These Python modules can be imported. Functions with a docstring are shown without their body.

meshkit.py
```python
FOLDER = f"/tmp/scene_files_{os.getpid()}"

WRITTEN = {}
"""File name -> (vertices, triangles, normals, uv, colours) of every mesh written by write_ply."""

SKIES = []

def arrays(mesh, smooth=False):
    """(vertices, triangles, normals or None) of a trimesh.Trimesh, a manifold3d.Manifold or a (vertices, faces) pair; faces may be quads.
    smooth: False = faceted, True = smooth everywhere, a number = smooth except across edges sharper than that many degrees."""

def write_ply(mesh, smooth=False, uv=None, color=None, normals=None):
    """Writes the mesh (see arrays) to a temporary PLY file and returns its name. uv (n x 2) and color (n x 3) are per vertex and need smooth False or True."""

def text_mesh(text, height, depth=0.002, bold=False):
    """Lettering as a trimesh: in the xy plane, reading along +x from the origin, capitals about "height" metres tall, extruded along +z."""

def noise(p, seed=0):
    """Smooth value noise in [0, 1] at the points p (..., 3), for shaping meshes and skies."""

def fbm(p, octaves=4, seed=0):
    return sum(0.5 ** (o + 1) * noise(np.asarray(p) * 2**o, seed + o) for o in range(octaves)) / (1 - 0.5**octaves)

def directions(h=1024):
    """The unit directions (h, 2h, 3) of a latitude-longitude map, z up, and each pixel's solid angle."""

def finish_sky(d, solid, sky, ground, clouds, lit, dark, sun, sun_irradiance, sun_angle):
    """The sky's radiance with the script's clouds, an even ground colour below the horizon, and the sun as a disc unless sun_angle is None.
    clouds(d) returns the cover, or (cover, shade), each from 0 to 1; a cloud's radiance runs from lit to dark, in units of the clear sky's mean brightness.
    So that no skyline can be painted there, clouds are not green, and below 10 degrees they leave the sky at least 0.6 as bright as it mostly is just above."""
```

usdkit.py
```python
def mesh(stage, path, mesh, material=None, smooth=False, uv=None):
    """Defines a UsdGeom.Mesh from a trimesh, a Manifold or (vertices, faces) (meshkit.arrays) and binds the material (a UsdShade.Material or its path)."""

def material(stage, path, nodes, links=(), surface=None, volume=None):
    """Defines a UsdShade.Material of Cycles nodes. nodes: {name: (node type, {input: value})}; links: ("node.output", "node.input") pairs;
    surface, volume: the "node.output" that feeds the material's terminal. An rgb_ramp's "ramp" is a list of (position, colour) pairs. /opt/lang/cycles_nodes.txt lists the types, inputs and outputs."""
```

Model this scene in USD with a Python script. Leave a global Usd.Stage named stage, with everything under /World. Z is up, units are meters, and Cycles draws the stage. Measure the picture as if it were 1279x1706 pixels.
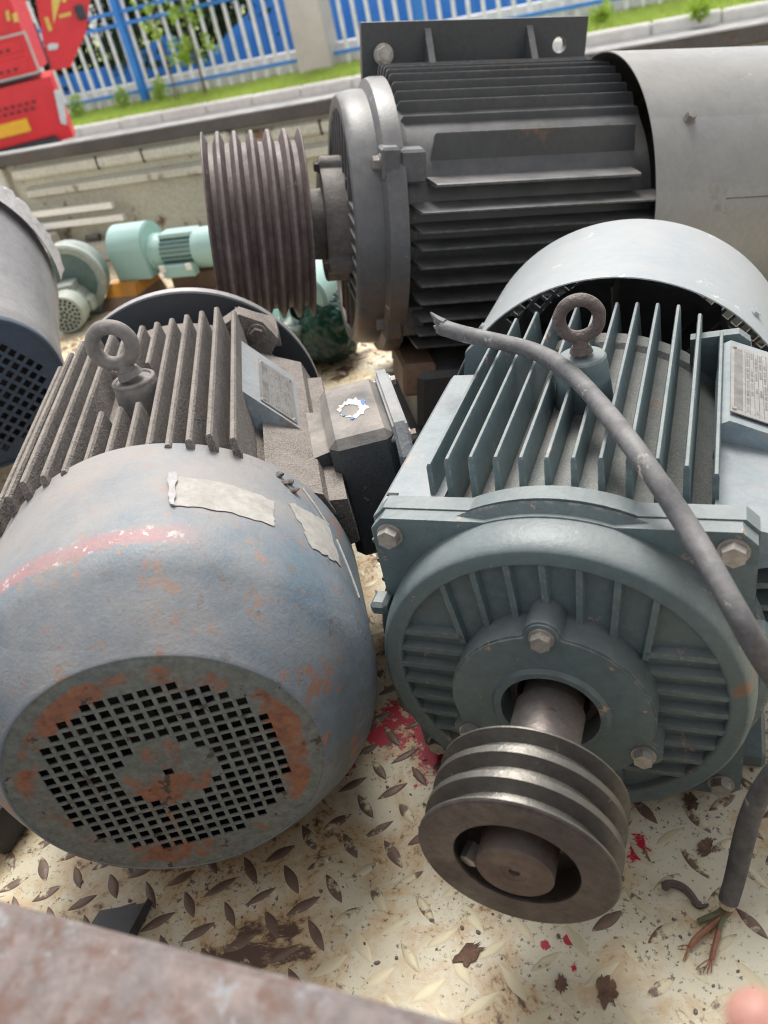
import math, random
import numpy as np, trimesh, usdkit, meshkit
from shapely.geometry import Polygon, Point, box as sbox
from shapely.ops import unary_union
from pxr import Usd, UsdGeom, UsdLux, UsdShade, Gf, Sdf

stage = Usd.Stage.CreateInMemory()
UsdGeom.SetStageUpAxis(stage, 'Z'); UsdGeom.SetStageMetersPerUnit(stage, 1.0)
UsdGeom.Xform.Define(stage, '/World')
rnd = random.Random(7); nrs = np.random.RandomState(7)

# ------------------------------------------------------------------ camera, sky, sun, exposure
R = np.array([[.93008114, .02806185, -.36628077], [.31163416, -.58820706, .74625506], [-.19450764, -.80822336, -.55582532]])
FPX, CZ, CX, CY = 1364.3, .772, 639.5, 853.
CAM = np.array([0, 0, CZ])
cam = UsdGeom.Camera.Define(stage, '/World/camera')
m = np.eye(4); m[0, :3] = R[:, 0]; m[1, :3] = -R[:, 1]; m[2, :3] = -R[:, 2]; m[3, :3] = CAM
cam.AddTransformOp().Set(Gf.Matrix4d(*m.ravel().tolist()))
cam.CreateHorizontalApertureAttr(36.0); cam.CreateVerticalApertureAttr(48.0)
cam.CreateFocalLengthAttr(FPX * 36 / 1279.0)
cam.CreateFStopAttr(FPX * 36 / 1279.0 / 4.6); cam.CreateFocusDistanceAttr(0.86)
cam.CreateClippingRangeAttr(Gf.Vec2f(.02, 500))
cam.CreateExposureAttr(1.34)
SUN_AZ, SUN_EL = math.radians(-18), math.radians(60)      # azimuth from +y towards +x
def sun_dir(): return np.array([math.sin(SUN_AZ) * math.cos(SUN_EL), math.cos(SUN_AZ) * math.cos(SUN_EL), math.sin(SUN_EL)])
sun = UsdLux.DistantLight.Define(stage, '/World/sun')
sun.CreateIntensityAttr(.34); sun.CreateAngleAttr(26.0); sun.CreateColorAttr(Gf.Vec3f(1, .965, .91))
sun.GetPrim().CreateAttribute('inputs:normalize', Sdf.ValueTypeNames.Bool).Set(True)
zz = sun_dir(); xx = np.cross([0, 1, 0], zz); xx /= np.linalg.norm(xx); yy = np.cross(zz, xx)
m = np.eye(4); m[0, :3], m[1, :3], m[2, :3] = xx, yy, zz
sun.AddTransformOp().Set(Gf.Matrix4d(*m.ravel().tolist()))
dome = UsdLux.DomeLight.Define(stage, '/World/sky'); dome.CreateIntensityAttr(1.0)
skym = usdkit.material(stage, '/World/Looks/sky', {
    'tc': ('texture_coordinate', {}), 'n': ('noise_texture', {'scale': 2.2, 'detail': 6.0, 'roughness': .55}),
    'r': ('rgb_ramp', {'ramp': [(0, (.55,) * 3), (.42, (.7,) * 3), (.62, (1,) * 3)]}),
    's': ('sky_texture', {'sky_type': 'single_scattering', 'sun_disc': False, 'sun_elevation': SUN_EL, 'sun_rotation': SUN_AZ, 'aerosol_density': 2.0}),
    'bw': ('rgb_to_bw', {}), 'cl': ('mix_color', {'blend_type': 'multiply', 'fac': 1.0, 'b': (1.12, 1.1, 1.06), 'use_clamp': False}),
    'mx': ('mix_color', {'use_clamp': False}), 'bg': ('background_shader', {'strength': .128})},
    [('tc.generated', 'n.vector'), ('n.fac', 'r.fac'), ('s.color', 'bw.color'), ('bw.val', 'cl.a'), ('r.color', 'mx.fac'), ('s.color', 'mx.a'), ('cl.result', 'mx.b'), ('mx.result', 'bg.color')],
    surface='bg.background')
UsdShade.MaterialBindingAPI.Apply(dome.GetPrim()).Bind(skym)
dome.GetPrim().SetCustomDataByKey('kind', 'structure')

# ------------------------------------------------------------------ points of the place from the photograph's pixels and a known plane
def ray(u, v): return R @ np.array([(u - CX) / FPX, (v - CY) / FPX, 1.])
def at(u, v, depth): return CAM + ray(u, v) * depth
def aty(u, v, y): d = ray(u, v); return CAM + d * y / d[1]
def atz(u, v, z): d = ray(u, v); return CAM + d * (z - CZ) / d[2]

# ------------------------------------------------------------------ naming
_used = {}
def path_of(parent, name):
    base = parent if isinstance(parent, str) else str(parent.GetPath())
    p = f'{base}/{name}'; k = _used.get(p, -1) + 1; _used[p] = k
    return p if k == 0 else f'{p}_{k:03d}'
def tag(o, label=None, cat=None, group=None, kind=None):
    p = o.GetPrim() if hasattr(o, 'GetPrim') else o
    for k, v in (('label', label), ('category', cat), ('group', group), ('kind', kind)):
        if v: p.SetCustomDataByKey(k, v)
    return p
def thing(name, label=None, cat=None, loc=(0, 0, 0), M=None, group=None):
    x = UsdGeom.Xform.Define(stage, path_of('/World', name))
    mm = np.eye(4)
    if M is not None: mm[:3, :3] = M
    mm[3, :3] = loc
    x.AddTransformOp().Set(Gf.Matrix4d(*mm.ravel().tolist()))
    return tag(x, label, cat, group)
def part(name, mesh, mat, parent='/World', smooth=35, label=None, kind=None, **k):
    if isinstance(mesh, (list, tuple)) and len(mesh) and not isinstance(mesh[0], np.ndarray): mesh = cat_(mesh)
    o = usdkit.mesh(stage, path_of(parent, name), mesh, MAT[mat], smooth=smooth)
    return tag(o, label, kind=kind, **k)
def copy_of(src, loc, rotz=0, scale=1, label=None, group=None):
    was = src.GetCustomData()
    x = UsdGeom.Xform.Define(stage, path_of('/World', src.GetName()))
    x.GetPrim().GetReferences().AddInternalReference(src.GetPath()); 
    x.ClearXformOpOrder()
    c, s = math.cos(rotz) * scale, math.sin(rotz) * scale
    x.MakeMatrixXform().Set(Gf.Matrix4d(c, s, 0, 0, -s, c, 0, 0, 0, 0, scale, 0, *map(float, loc), 1))
    x.GetPrim().SetInstanceable(True)
    return tag(x, label or was.get('label'), was.get('category'), group or was.get('group'))

# ------------------------------------------------------------------ shapes
def cat_(ms): return trimesh.util.concatenate([x for x in ms if x is not None])
def hull(pts): return trimesh.convex.convex_hull(np.asarray(pts, float))
def cbox(x0, x1, y0, y1, z0, z1, b=.002):
    c = np.array([(x0 + x1) / 2, (y0 + y1) / 2, (z0 + z1) / 2]); h = np.abs([(x1 - x0) / 2, (y1 - y0) / 2, (z1 - z0) / 2]); b = min(b, *(h * .9))
    P = []
    for sx in (-1, 1):
        for sy in (-1, 1):
            for sz in (-1, 1):
                s = np.array([sx, sy, sz])
                for k in range(3):
                    q = h - b; q[k] = h[k]; P.append(c + s * q)
    return hull(P)
def bx(x0, x1, y0, y1, z0, z1):
    m = trimesh.creation.box([abs(x1 - x0), abs(y1 - y0), abs(z1 - z0)]); m.apply_translation([(x0 + x1) / 2, (y0 + y1) / 2, (z0 + z1) / 2]); return m
def lathe(prof, n=96, c=(0, 0)):
    """Closed or open profile of (radius, y) revolved round the local y axis."""
    prof = np.array(prof, float); k = len(prof); a = np.arange(n) * 2 * np.pi / n
    V = np.stack([np.outer(np.sin(a), prof[:, 0]) + c[0], np.tile(prof[:, 1], (n, 1)), np.outer(np.cos(a), prof[:, 0]) + c[1]], -1).reshape(-1, 3)
    i = np.arange(n)[:, None] * k + np.arange(k - 1)[None]; j = (np.arange(n)[:, None] + 1) % n * k + np.arange(k - 1)[None]
    F = np.concatenate([np.stack([i, i + 1, j + 1], -1).reshape(-1, 3), np.stack([i, j + 1, j], -1).reshape(-1, 3)])
    m = trimesh.Trimesh(V, F, process=False); m.merge_vertices(); m.update_faces(m.nondegenerate_faces()); m.fix_normals(); return m
def arc(c0, c1, r, a0, a1, n=8):
    return [(c0 + r * math.cos(a), c1 + r * math.sin(a)) for a in np.linspace(math.radians(a0), math.radians(a1), n)]
def cyl(p, q, r, r2=None, n=24):
    p, q = np.asarray(p, float), np.asarray(q, float); d = q - p; L = np.linalg.norm(d)
    m = lathe([(0, 0), (r, 0), (r if r2 is None else r2, L), (0, L)], n)
    y = d / L; x = np.cross(y, [0, 0, 1] if abs(y[2]) < .9 else [1, 0, 0]); x /= np.linalg.norm(x); z = np.cross(x, y)
    T = np.eye(4); T[:3, 0], T[:3, 1], T[:3, 2], T[:3, 3] = x, y, z, p
    m.apply_transform(T); return m
def hexbolt(p, d, r=.009, h=.007, washer=True):
    """Hexagon bolt head at p, standing out along d."""
    p, d = np.asarray(p, float), np.asarray(d, float) / np.linalg.norm(d)
    ms = [cyl(p + d * .0018, p + d * (h + .0018), r, r * .93, 6)]
    if washer: ms.append(cyl(p - d * .0005, p + d * .0018, r * 1.18, None, 20))
    return cat_(ms)
def spline(P, n=80):
    P = np.asarray(P, float); t = np.r_[0, np.cumsum(np.linalg.norm(np.diff(P, axis=0), axis=1) ** .5)]
    from scipy.interpolate import CubicSpline
    return CubicSpline(t, P)(np.linspace(0, t[-1], n))
def tube(P, r, n=14, cap=True):
    P = np.asarray(P, float); r = np.broadcast_to(r, len(P)); T = np.gradient(P, axis=0); T /= np.linalg.norm(T, axis=1)[:, None]
    u = np.cross(T[0], [.3, .2, .9]); u /= np.linalg.norm(u); V = []
    for i in range(len(P)):
        u = u - (u @ T[i]) * T[i]; u /= np.linalg.norm(u); w = np.cross(T[i], u)
        a = np.arange(n) * 2 * np.pi / n; V.append(P[i] + r[i] * (np.outer(np.cos(a), u) + np.outer(np.sin(a), w)))
    V = np.concatenate(V); F = []
    for i in range(len(P) - 1):
        for k in range(n):
            a, b, c, d = i * n + k, i * n + (k + 1) % n, (i + 1) * n + (k + 1) % n, (i + 1) * n + k; F += [(a, b, c), (a, c, d)]
    if cap:
        V = np.vstack([V, P[0], P[-1]]); e = len(V)
        for k in range(n): F += [(e - 2, (k + 1) % n, k), (e - 1, (len(P) - 1) * n + k, (len(P) - 1) * n + (k + 1) % n)]
    return trimesh.Trimesh(V, F, process=False)
def torus(c, R_, r, ax=1, n=40, k=16):
    m = trimesh.creation.torus(R_, r, major_sections=n, minor_sections=k)
    if ax == 1: m.apply_transform(trimesh.transformations.rotation_matrix(math.pi / 2, [1, 0, 0]))
    if ax == 0: m.apply_transform(trimesh.transformations.rotation_matrix(math.pi / 2, [0, 1, 0]))
    m.apply_translation(c); return m
def extr_y(poly, y0, y1):
    """Polygon in (x, z) extruded from y0 to y1."""
    gs = getattr(poly, 'geoms', [poly]); ms = []
    for g in gs:
        if g.area < 1e-9: continue
        m = trimesh.creation.extrude_polygon(g, y1 - y0, engine='earcut')
        V = m.vertices.copy(); m.vertices = np.stack([V[:, 0], y1 - V[:, 2], V[:, 1]], -1); ms.append(m)
    m = cat_(ms); m.fix_normals(); return m
def circle(r, c=(0, 0), n=64): return Point(*c).buffer(r, n // 4)
def jitter(m, amp, scale, seed=0):
    V = np.array(m.vertices); N = np.stack([meshkit.noise(V * scale + k * 17.3, seed + k) for k in range(3)], -1) - .5
    m.vertices = V + N * 2 * amp; return m
def warp_n(m, amp, scale, seed=0):
    n = m.vertex_normals; V = np.array(m.vertices); m.vertices = V + n * ((meshkit.fbm(V * scale, 3, seed) - .5) * 2 * amp)[:, None]; return m

# ------------------------------------------------------------------ materials
MAT = {}
def weathered(name, base, base2=None, var=8.0, dust=None, dust_amt=.6, dust_scale=18., rust=None, rust_at=.62, rust_soft=.06, rust_scale=9., rust2=None, chip=None, chip_at=.68, chip_scale=30., rough=.55, metal=0.0, bump=.25, bump_scale=220., spec=.5, extra=None, grit=0., grit_col=(.3, .27, .23), edge=None, micro=.22, streak=0.):
    """Old paint or metal: two tones, dust lying on what faces up, rust and chips in patches, fine grain."""
    base2 = base2 or tuple(x * .78 for x in base)
    N = {'tc': ('texture_coordinate', {}), 'g': ('geometry', {}), 'a': ('noise_texture', {'scale': var, 'detail': 8.0, 'roughness': .62}),
         'ar': ('map_range', {'from_min': .35, 'from_max': .66, 'clamp': True}), 'c0': ('mix_color', {'a': base, 'b': base2}),
         'fn': ('noise_texture', {'scale': bump_scale, 'detail': 4.0, 'roughness': .6}), 'bm': ('bump', {'strength': min(1, bump), 'distance': .0015 if bump < .9 else .004}),
         'rn': ('map_range', {'from_min': .3, 'from_max': .7, 'to_min': max(.05, rough - .12), 'to_max': min(1, rough + .14), 'clamp': True}),
         'p': ('principled_bsdf', {'metallic': metal, 'specular_ior_level': spec})}
    L = [('tc.object', 'a.vector'), ('tc.object', 'fn.vector'), ('a.fac', 'ar.value'), ('ar.result', 'c0.fac'), ('fn.fac', 'bm.height'), ('a.fac', 'rn.value'), ('rn.result', 'p.roughness'), ('bm.normal', 'p.normal')]
    cur = 'c0.result'
    def layer(tagn, col, facsock):
        nonlocal cur
        N['m' + tagn] = ('mix_color', {'b': col}); L.append((cur, f'm{tagn}.a')); L.append((facsock, f'm{tagn}.fac')); cur = f'm{tagn}.result'
    N['mn'] = ('noise_texture', {'scale': 95.0, 'detail': 5.0, 'roughness': .75}); N['mr'] = ('map_range', {'from_min': .3, 'from_max': .7, 'to_min': 1 - micro, 'to_max': 1 + micro, 'clamp': True}); N['mm'] = ('mix_color', {'blend_type': 'multiply', 'fac': 1.0, 'use_clamp': False}); N['mc'] = ('combine_xyz', {})
    L += [('tc.object', 'mn.vector'), ('mn.fac', 'mr.value'), ('mr.result', 'mc.x'), ('mr.result', 'mc.y'), ('mr.result', 'mc.z'), (cur, 'mm.a'), ('mc.vector', 'mm.b')]; cur = 'mm.result'
    if extra: cur = extra(N, L, cur)
    if edge:
        N['bv'] = ('bevel', {'samples': 4, 'radius': edge[1]}); N['dt'] = ('vector_math', {'math_type': 'dot_product'}); N['er'] = ('map_range', {'from_min': .985, 'from_max': .80, 'to_min': 0, 'to_max': edge[2], 'clamp': True}); N['em'] = ('math', {'math_type': 'multiply'}); N['en'] = ('map_range', {'from_min': .50, 'from_max': .58, 'to_min': .03, 'clamp': True})
        L += [('bv.bevel', 'dt.vector1'), ('g.true_normal', 'dt.vector2'), ('dt.value', 'er.value'), ('mn.fac', 'en.value'), ('er.result', 'em.value1'), ('en.result', 'em.value2')]; layer('edge', edge[0], 'em.value')
    if chip:
        N['cn'] = ('noise_texture', {'scale': chip_scale, 'detail': 6.0, 'roughness': .7}); N['cr'] = ('map_range', {'from_min': chip_at, 'from_max': chip_at + .03, 'clamp': True})
        L += [('tc.object', 'cn.vector'), ('cn.fac', 'cr.value')]; layer('chip', chip, 'cr.result')
    if rust:
        N['un'] = ('noise_texture', {'scale': rust_scale, 'detail': 10.0, 'roughness': .68}); N['ur'] = ('map_range', {'from_min': rust_at, 'from_max': rust_at + rust_soft, 'clamp': True})
        N['un2'] = ('noise_texture', {'scale': 60.0, 'detail': 4.0}); N['uc'] = ('mix_color', {'a': rust, 'b': rust2 or tuple(x * .5 for x in rust)})
        L += [('tc.object', 'un.vector'), ('un.fac', 'ur.value'), ('tc.object', 'un2.vector'), ('un2.fac', 'uc.fac')]
        layer('rust', rust, 'ur.result'); L.append(('uc.result', 'mrust.b'))
    if grit:
        N['gn'] = ('noise_texture', {'scale': 620.0, 'detail': 3.0, 'roughness': .85}); N['gr'] = ('map_range', {'from_min': .5, 'from_max': .56, 'to_max': grit, 'clamp': True})
        L += [('tc.object', 'gn.vector'), ('gn.fac', 'gr.value')]; N['gu'] = ('separate_xyz', {}); N['gw'] = ('map_range', {'from_min': -.2, 'from_max': .8, 'to_min': .3, 'clamp': True}); N['gk'] = ('math', {'math_type': 'multiply'}); L += [('g.normal', 'gu.vector'), ('gu.z', 'gw.value'), ('gw.result', 'gk.value1'), ('gr.result', 'gk.value2')]; layer('grit', grit_col, 'gk.value')
    if dust:
        N['sx'] = ('separate_xyz', {}); N['up'] = ('map_range', {'from_min': .15, 'from_max': .95, 'clamp': True}); N['dn'] = ('noise_texture', {'scale': dust_scale, 'detail': 7.0, 'roughness': .65})
        N['dr'] = ('map_range', {'from_min': .3, 'from_max': .62, 'to_min': .25, 'to_max': 1.0, 'clamp': True}); N['dm'] = ('math', {'math_type': 'multiply'}); N['da'] = ('math', {'math_type': 'multiply', 'value2': dust_amt})
        L += [('g.normal', 'sx.vector'), ('sx.z', 'up.value'), ('tc.object', 'dn.vector'), ('dn.fac', 'dr.value'), ('up.result', 'dm.value1'), ('dr.result', 'dm.value2'), ('dm.value', 'da.value1')]
        layer('dust', dust, 'da.value')
    L.append((cur, 'p.base_color'))
    MAT[name] = usdkit.material(stage, '/World/Looks/' + name, N, L, surface='p.BSDF'); return MAT[name]

DUST = (.40, .36, .31)
weathered('teal_paint', (.102, .142, .147), (.078, .112, .119), var=4, dust=(.33, .33, .32), dust_amt=.45, dust_scale=16, chip=(.33, .22, .17), chip_at=.63, chip_scale=30, rough=.46, bump=.3, rust=(.25, .15, .105), rust_at=.64, rust_scale=10, rust_soft=.04, edge=((.33, .27, .24), .003, .6), micro=.18)
weathered('teal_dirty', (.105, .135, .14), (.085, .11, .115), var=8, dust=(.29, .275, .25), dust_amt=.5, dust_scale=26, grit=.55, grit_col=(.36, .33, .28), rough=.75, bump=.5, rust=(.25, .16, .11), rust_at=.60, rust_scale=16)
weathered('teal_pale_paint', (.185, .245, .275), (.145, .205, .235), var=7, dust=(.37, .36, .35), dust_amt=.5, chip=(.38, .24, .17), chip_at=.625, chip_scale=20, rough=.5, edge=((.40, .30, .25), .003, .8), rust=(.32, .22, .17), rust_at=.62, rust_scale=12, grit=.35)
weathered('cowl_paint', (.325, .345, .355), (.26, .30, .33), var=3, dust=(.41, .39, .37), dust_amt=.5, chip=(.62, .60, .57), chip_at=.62, chip_scale=20, rough=.42, bump=.1, micro=.08, edge=((.6, .58, .55), .003, .6))
weathered('dusty_grey', (.125, .11, .102), (.085, .076, .072), var=14, dust=(.34, .30, .265), dust_amt=.7, dust_scale=34, grit=.9, grit_col=(.36, .31, .265), rough=.9, bump=1., bump_scale=300, chip=(.22, .29, .36), chip_at=.70, chip_scale=14, micro=.5, edge=((.36, .33, .30), .0025, .5))
weathered('box_paint', (.052, .060, .068), (.038, .044, .05), var=9, dust=(.33, .295, .26), dust_amt=.95, dust_scale=16, grit=.35, grit_col=(.22, .2, .18), rough=.75, bump=.5, chip=(.2, .26, .32), chip_at=.64, chip_scale=18)
weathered('dusty_blue', (.24, .29, .33), (.17, .20, .23), var=12, dust=(.36, .33, .30), dust_amt=.75, grit=.5, rough=.7, bump=.5, rust=(.25, .22, .19), rust_at=.58, rust_scale=14)
weathered('black_paint', (.036, .037, .039), (.027, .028, .029), var=5, dust=(.26, .25, .24), dust_amt=.5, rough=.4, bump=.2, rust=(.14, .075, .045), rust_at=.62, rust_scale=5, edge=((.17, .165, .16), .0025, .8))
def low_rust(N, L, cur):
    N['ls'] = ('separate_xyz', {}); N['lz'] = ('map_range', {'from_min': -.03, 'from_max': -.17, 'clamp': True}); N['ln'] = ('noise_texture', {'scale': 12.0, 'detail': 8.0, 'roughness': .65}); N['lr'] = ('map_range', {'from_min': .38, 'from_max': .56, 'clamp': True}); N['lk'] = ('math', {'math_type': 'multiply'}); N['lm'] = ('mix_color', {'b': (.135, .078, .052)})
    L += [('tc.object', 'ls.vector'), ('ls.z', 'lz.value'), ('tc.object', 'ln.vector'), ('ln.fac', 'lr.value'), ('lz.result', 'lk.value1'), ('lr.result', 'lk.value2'), (cur, 'lm.a'), ('lk.value', 'lm.fac')]; return 'lm.result'
weathered('grey_paint', (.060, .060, .063), (.042, .042, .044), var=5, dust=(.30, .29, .28), dust_amt=.55, rough=.38, bump=.2, rust=(.15, .08, .05), rust_at=.60, rust_scale=4.5, rust_soft=.1, chip=(.3, .25, .2), chip_at=.66, edge=((.20, .19, .18), .003, .6), extra=low_rust)
weathered('steel_sheet', (.225, .222, .212), (.175, .172, .165), var=3, dust=(.34, .325, .305), dust_amt=.55, rough=.4, metal=.25, bump=.1, chip=(.38, .36, .34), chip_at=.64, chip_scale=16, rust=(.15, .13, .105), rust_at=.60, rust_scale=4, micro=.1)
weathered('dark_flange', (.014, .017, .023), (.010, .012, .016), var=4, rough=.5, bump=.12)
weathered('flange_edge', (.38, .36, .36), (.28, .27, .27), rough=.45, metal=.4)
weathered('bolt_steel', (.42, .40, .37), (.28, .25, .22), var=60, rough=.45, metal=.6, bump=.2, rust=(.25, .15, .1), rust_at=.6, rust_scale=60)
weathered('rusty_steel', (.15, .115, .10), (.095, .07, .062), var=30, rough=.6, metal=.35, bump=.4, dust=(.3, .26, .23), dust_amt=.4)
weathered('eye_rust', (.10, .075, .068), (.065, .05, .048), var=40, rough=.65, metal=.2, bump=.9, bump_scale=160, dust=(.26, .23, .21), dust_amt=.35)
weathered('eye_grey', (.17, .155, .145), (.12, .11, .105), var=40, rough=.7, metal=.15, bump=.7, bump_scale=200, dust=(.36, .33, .3), dust_amt=.5)
weathered('shaft_steel', (.40, .36, .34), (.27, .22, .20), var=25, rough=.38, metal=.8, bump=.15, rust=(.2, .13, .1), rust_at=.6, rust_scale=25)
weathered('pulley_groove', (.105, .10, .095), (.06, .056, .053), var=18, rough=.37, metal=.55, bump=.3, dust=(.4, .37, .3), dust_amt=.2, chip=(.42, .38, .29), chip_at=.66, chip_scale=55)
weathered('pulley_face', (.12, .10, .096), (.085, .07, .066), var=16, rough=.55, metal=.3, bump=.35, micro=.35)
weathered('pulley_brown', (.115, .085, .085), (.065, .045, .045), var=16, rough=.62, metal=.12, bump=.3, dust=(.36, .32, .28), dust_amt=.4, micro=.4, chip=(.25, .21, .18), chip_at=.66)
weathered('flake_rust', (.17, .095, .06), (.10, .06, .045), var=60, rough=.85, bump=.8, micro=.5)
weathered('inner_dark', (.03, .028, .027), rough=.7)
weathered('rubber_cable', (.085, .085, .09), (.055, .055, .06), var=28, rough=.62, bump=.5, bump_scale=150, micro=.4, dust=(.27, .26, .25), dust_amt=.6, dust_scale=32, chip=(.30, .265, .23), chip_at=.585, chip_scale=24)
weathered('copper_old', (.36, .17, .10), (.25, .12, .075), var=60, rough=.6, metal=.3)
weathered('core_olive', (.10, .115, .06), (.15, .14, .08), var=50, rough=.6)
weathered('sheath_end', (.55, .46, .33), rough=.8)
weathered('label_paper', (.40, .385, .355), (.31, .295, .27), var=30, rough=.8, bump=.3, dust=(.42, .39, .35), dust_amt=.3)
weathered('label_silver', (.27, .265, .255), (.20, .195, .19), var=20, rough=.4, metal=.35, dust=(.36, .34, .32), dust_amt=.6, micro=.3, chip=(.2, .18, .16), chip_at=.64)
weathered('print_dark', (.10, .10, .10), (.2, .19, .18), var=60, rough=.6)
weathered('sticker_white', (.58, .58, .57), (.36, .34, .31), var=50, rough=.6)
weathered('sticker_blue', (.06, .14, .38), (.1, .2, .42), var=40, rough=.5)
weathered('mint_paint', (.38, .58, .53), (.33, .52, .48), var=3, rough=.42, bump=.05, dust=(.55, .6, .56), dust_amt=.2, micro=.04)
weathered('mint_dark', (.10, .16, .145), rough=.5)
weathered('greygreen_paint', (.33, .37, .32), (.27, .31, .27), var=8, rough=.55, dust=(.5, .49, .44), dust_amt=.5)
weathered('green_housing', (.12, .19, .17), (.10, .15, .14), var=8, rough=.5, dust=(.52, .53, .50), dust_amt=.7)
weathered('orange_paint', (.62, .27, .035), (.45, .18, .03), var=12, rough=.5, rust=(.2, .1, .06), rust_at=.6)
weathered('brown_base', (.20, .125, .085), rough=.6)
weathered('far_board', (.50, .47, .37), (.43, .41, .33), var=3, rough=.6, bump=.1, rust=(.20, .11, .06), rust_at=.61, rust_scale=5, rust_soft=.06, dust=(.5, .48, .42), dust_amt=.3)
weathered('far_board_pale', (.56, .54, .45), (.48, .46, .38), var=4, rough=.6, bump=.1, rust=(.22, .12, .06), rust_at=.60, rust_scale=6, rust_soft=.08)
weathered('rail_dark', (.082, .072, .065), (.060, .052, .047), var=7, rough=.6, dust=(.42, .41, .40), dust_amt=.6, rust=(.13, .06, .045), rust_at=.6)
weathered('rail_near', (.165, .125, .112), (.14, .132, .135), var=30, micro=.35, rough=.7, bump=.4, bump_scale=120, rust=(.15, .085, .062), rust_at=.50, rust_scale=60, rust_soft=.12, rust2=(.115, .07, .055), chip=(.21, .205, .21), chip_at=.60, chip_scale=70)
weathered('galv_strip', (.82, .82, .79), (.76, .76, .73), rough=.3, metal=.25, micro=.08)
weathered('plastic_green', (.012, .085, .055), (.010, .022, .02), var=6, rough=.3, bump=.8, bump_scale=22, spec=.5, micro=.15)
weathered('black_plate', (.035, .036, .04), rough=.5, bump=.2, dust=(.14, .14, .145), dust_amt=.6)
weathered('red_truck', (.66, .022, .03), (.58, .018, .025), rough=.35, bump=0)
weathered('truck_grill', (.10, .01, .012), rough=.5)
weathered('truck_black', (.03, .032, .036), rough=.5)
weathered('truck_yellow', (.72, .52, .10), rough=.5)
weathered('truck_silver', (.55, .52, .48), rough=.35, metal=.4)
weathered('plate_yellow', (.78, .42, .02), (.72, .36, .02), var=12, rough=.5)
weathered('lamp_lens', (.6, .62, .62), rough=.15)
weathered('fence_blue', (.035, .24, .70), rough=.4, bump=0)
weathered('fence_white', (.86, .86, .85), rough=.45, bump=0)
weathered('hoarding_blue', (.04, .25, .78), (.03, .21, .70), var=1.2, rough=.4, bump=0)
weathered('pillar_render', (.58, .53, .48), (.5, .46, .42), var=2, rough=.85, rust=(.42, .28, .2), rust_at=.62, rust_scale=1.2)
weathered('plinth', (.76, .75, .74), (.66, .63, .61), var=3, rough=.8)
weathered('kerb_stone', (.66, .64, .60), (.56, .54, .50), var=6, rough=.85, bump=.4, bump_scale=60)
weathered('road', (.26, .26, .26), (.22, .22, .22), var=3, rough=.85, bump=.4, bump_scale=60)
weathered('soil', (.33, .42, .12), (.27, .34, .10), var=3, rough=.9)
weathered('skin', (.42, .21, .165), (.36, .17, .135), var=20, rough=.5, bump=.15, bump_scale=300)
weathered('sleeve', (.06, .07, .09), rough=.9)

def leafy(name, c1, c2):
    N = {'o': ('geometry', {}), 'mx': ('mix_color', {'a': c1, 'b': c2}), 'd': ('principled_bsdf', {'roughness': .55}), 't': ('translucent_bsdf', {}), 'm': ('mix_closure', {'fac': .35})}
    MAT[name] = usdkit.material(stage, '/World/Looks/' + name, N, [('o.random_per_island', 'mx.fac'), ('mx.result', 'd.base_color'), ('mx.result', 't.color'), ('d.BSDF', 'm.closure1'), ('t.BSDF', 'm.closure2')], surface='m.closure')
leafy('grass', (.42, .53, .12), (.60, .65, .24)); leafy('leaf_dark', (.03, .065, .028), (.075, .125, .05)); leafy('leaf_bright', (.32, .46, .05), (.52, .58, .14))
weathered('bark', (.16, .13, .10), rough=.9)

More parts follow.
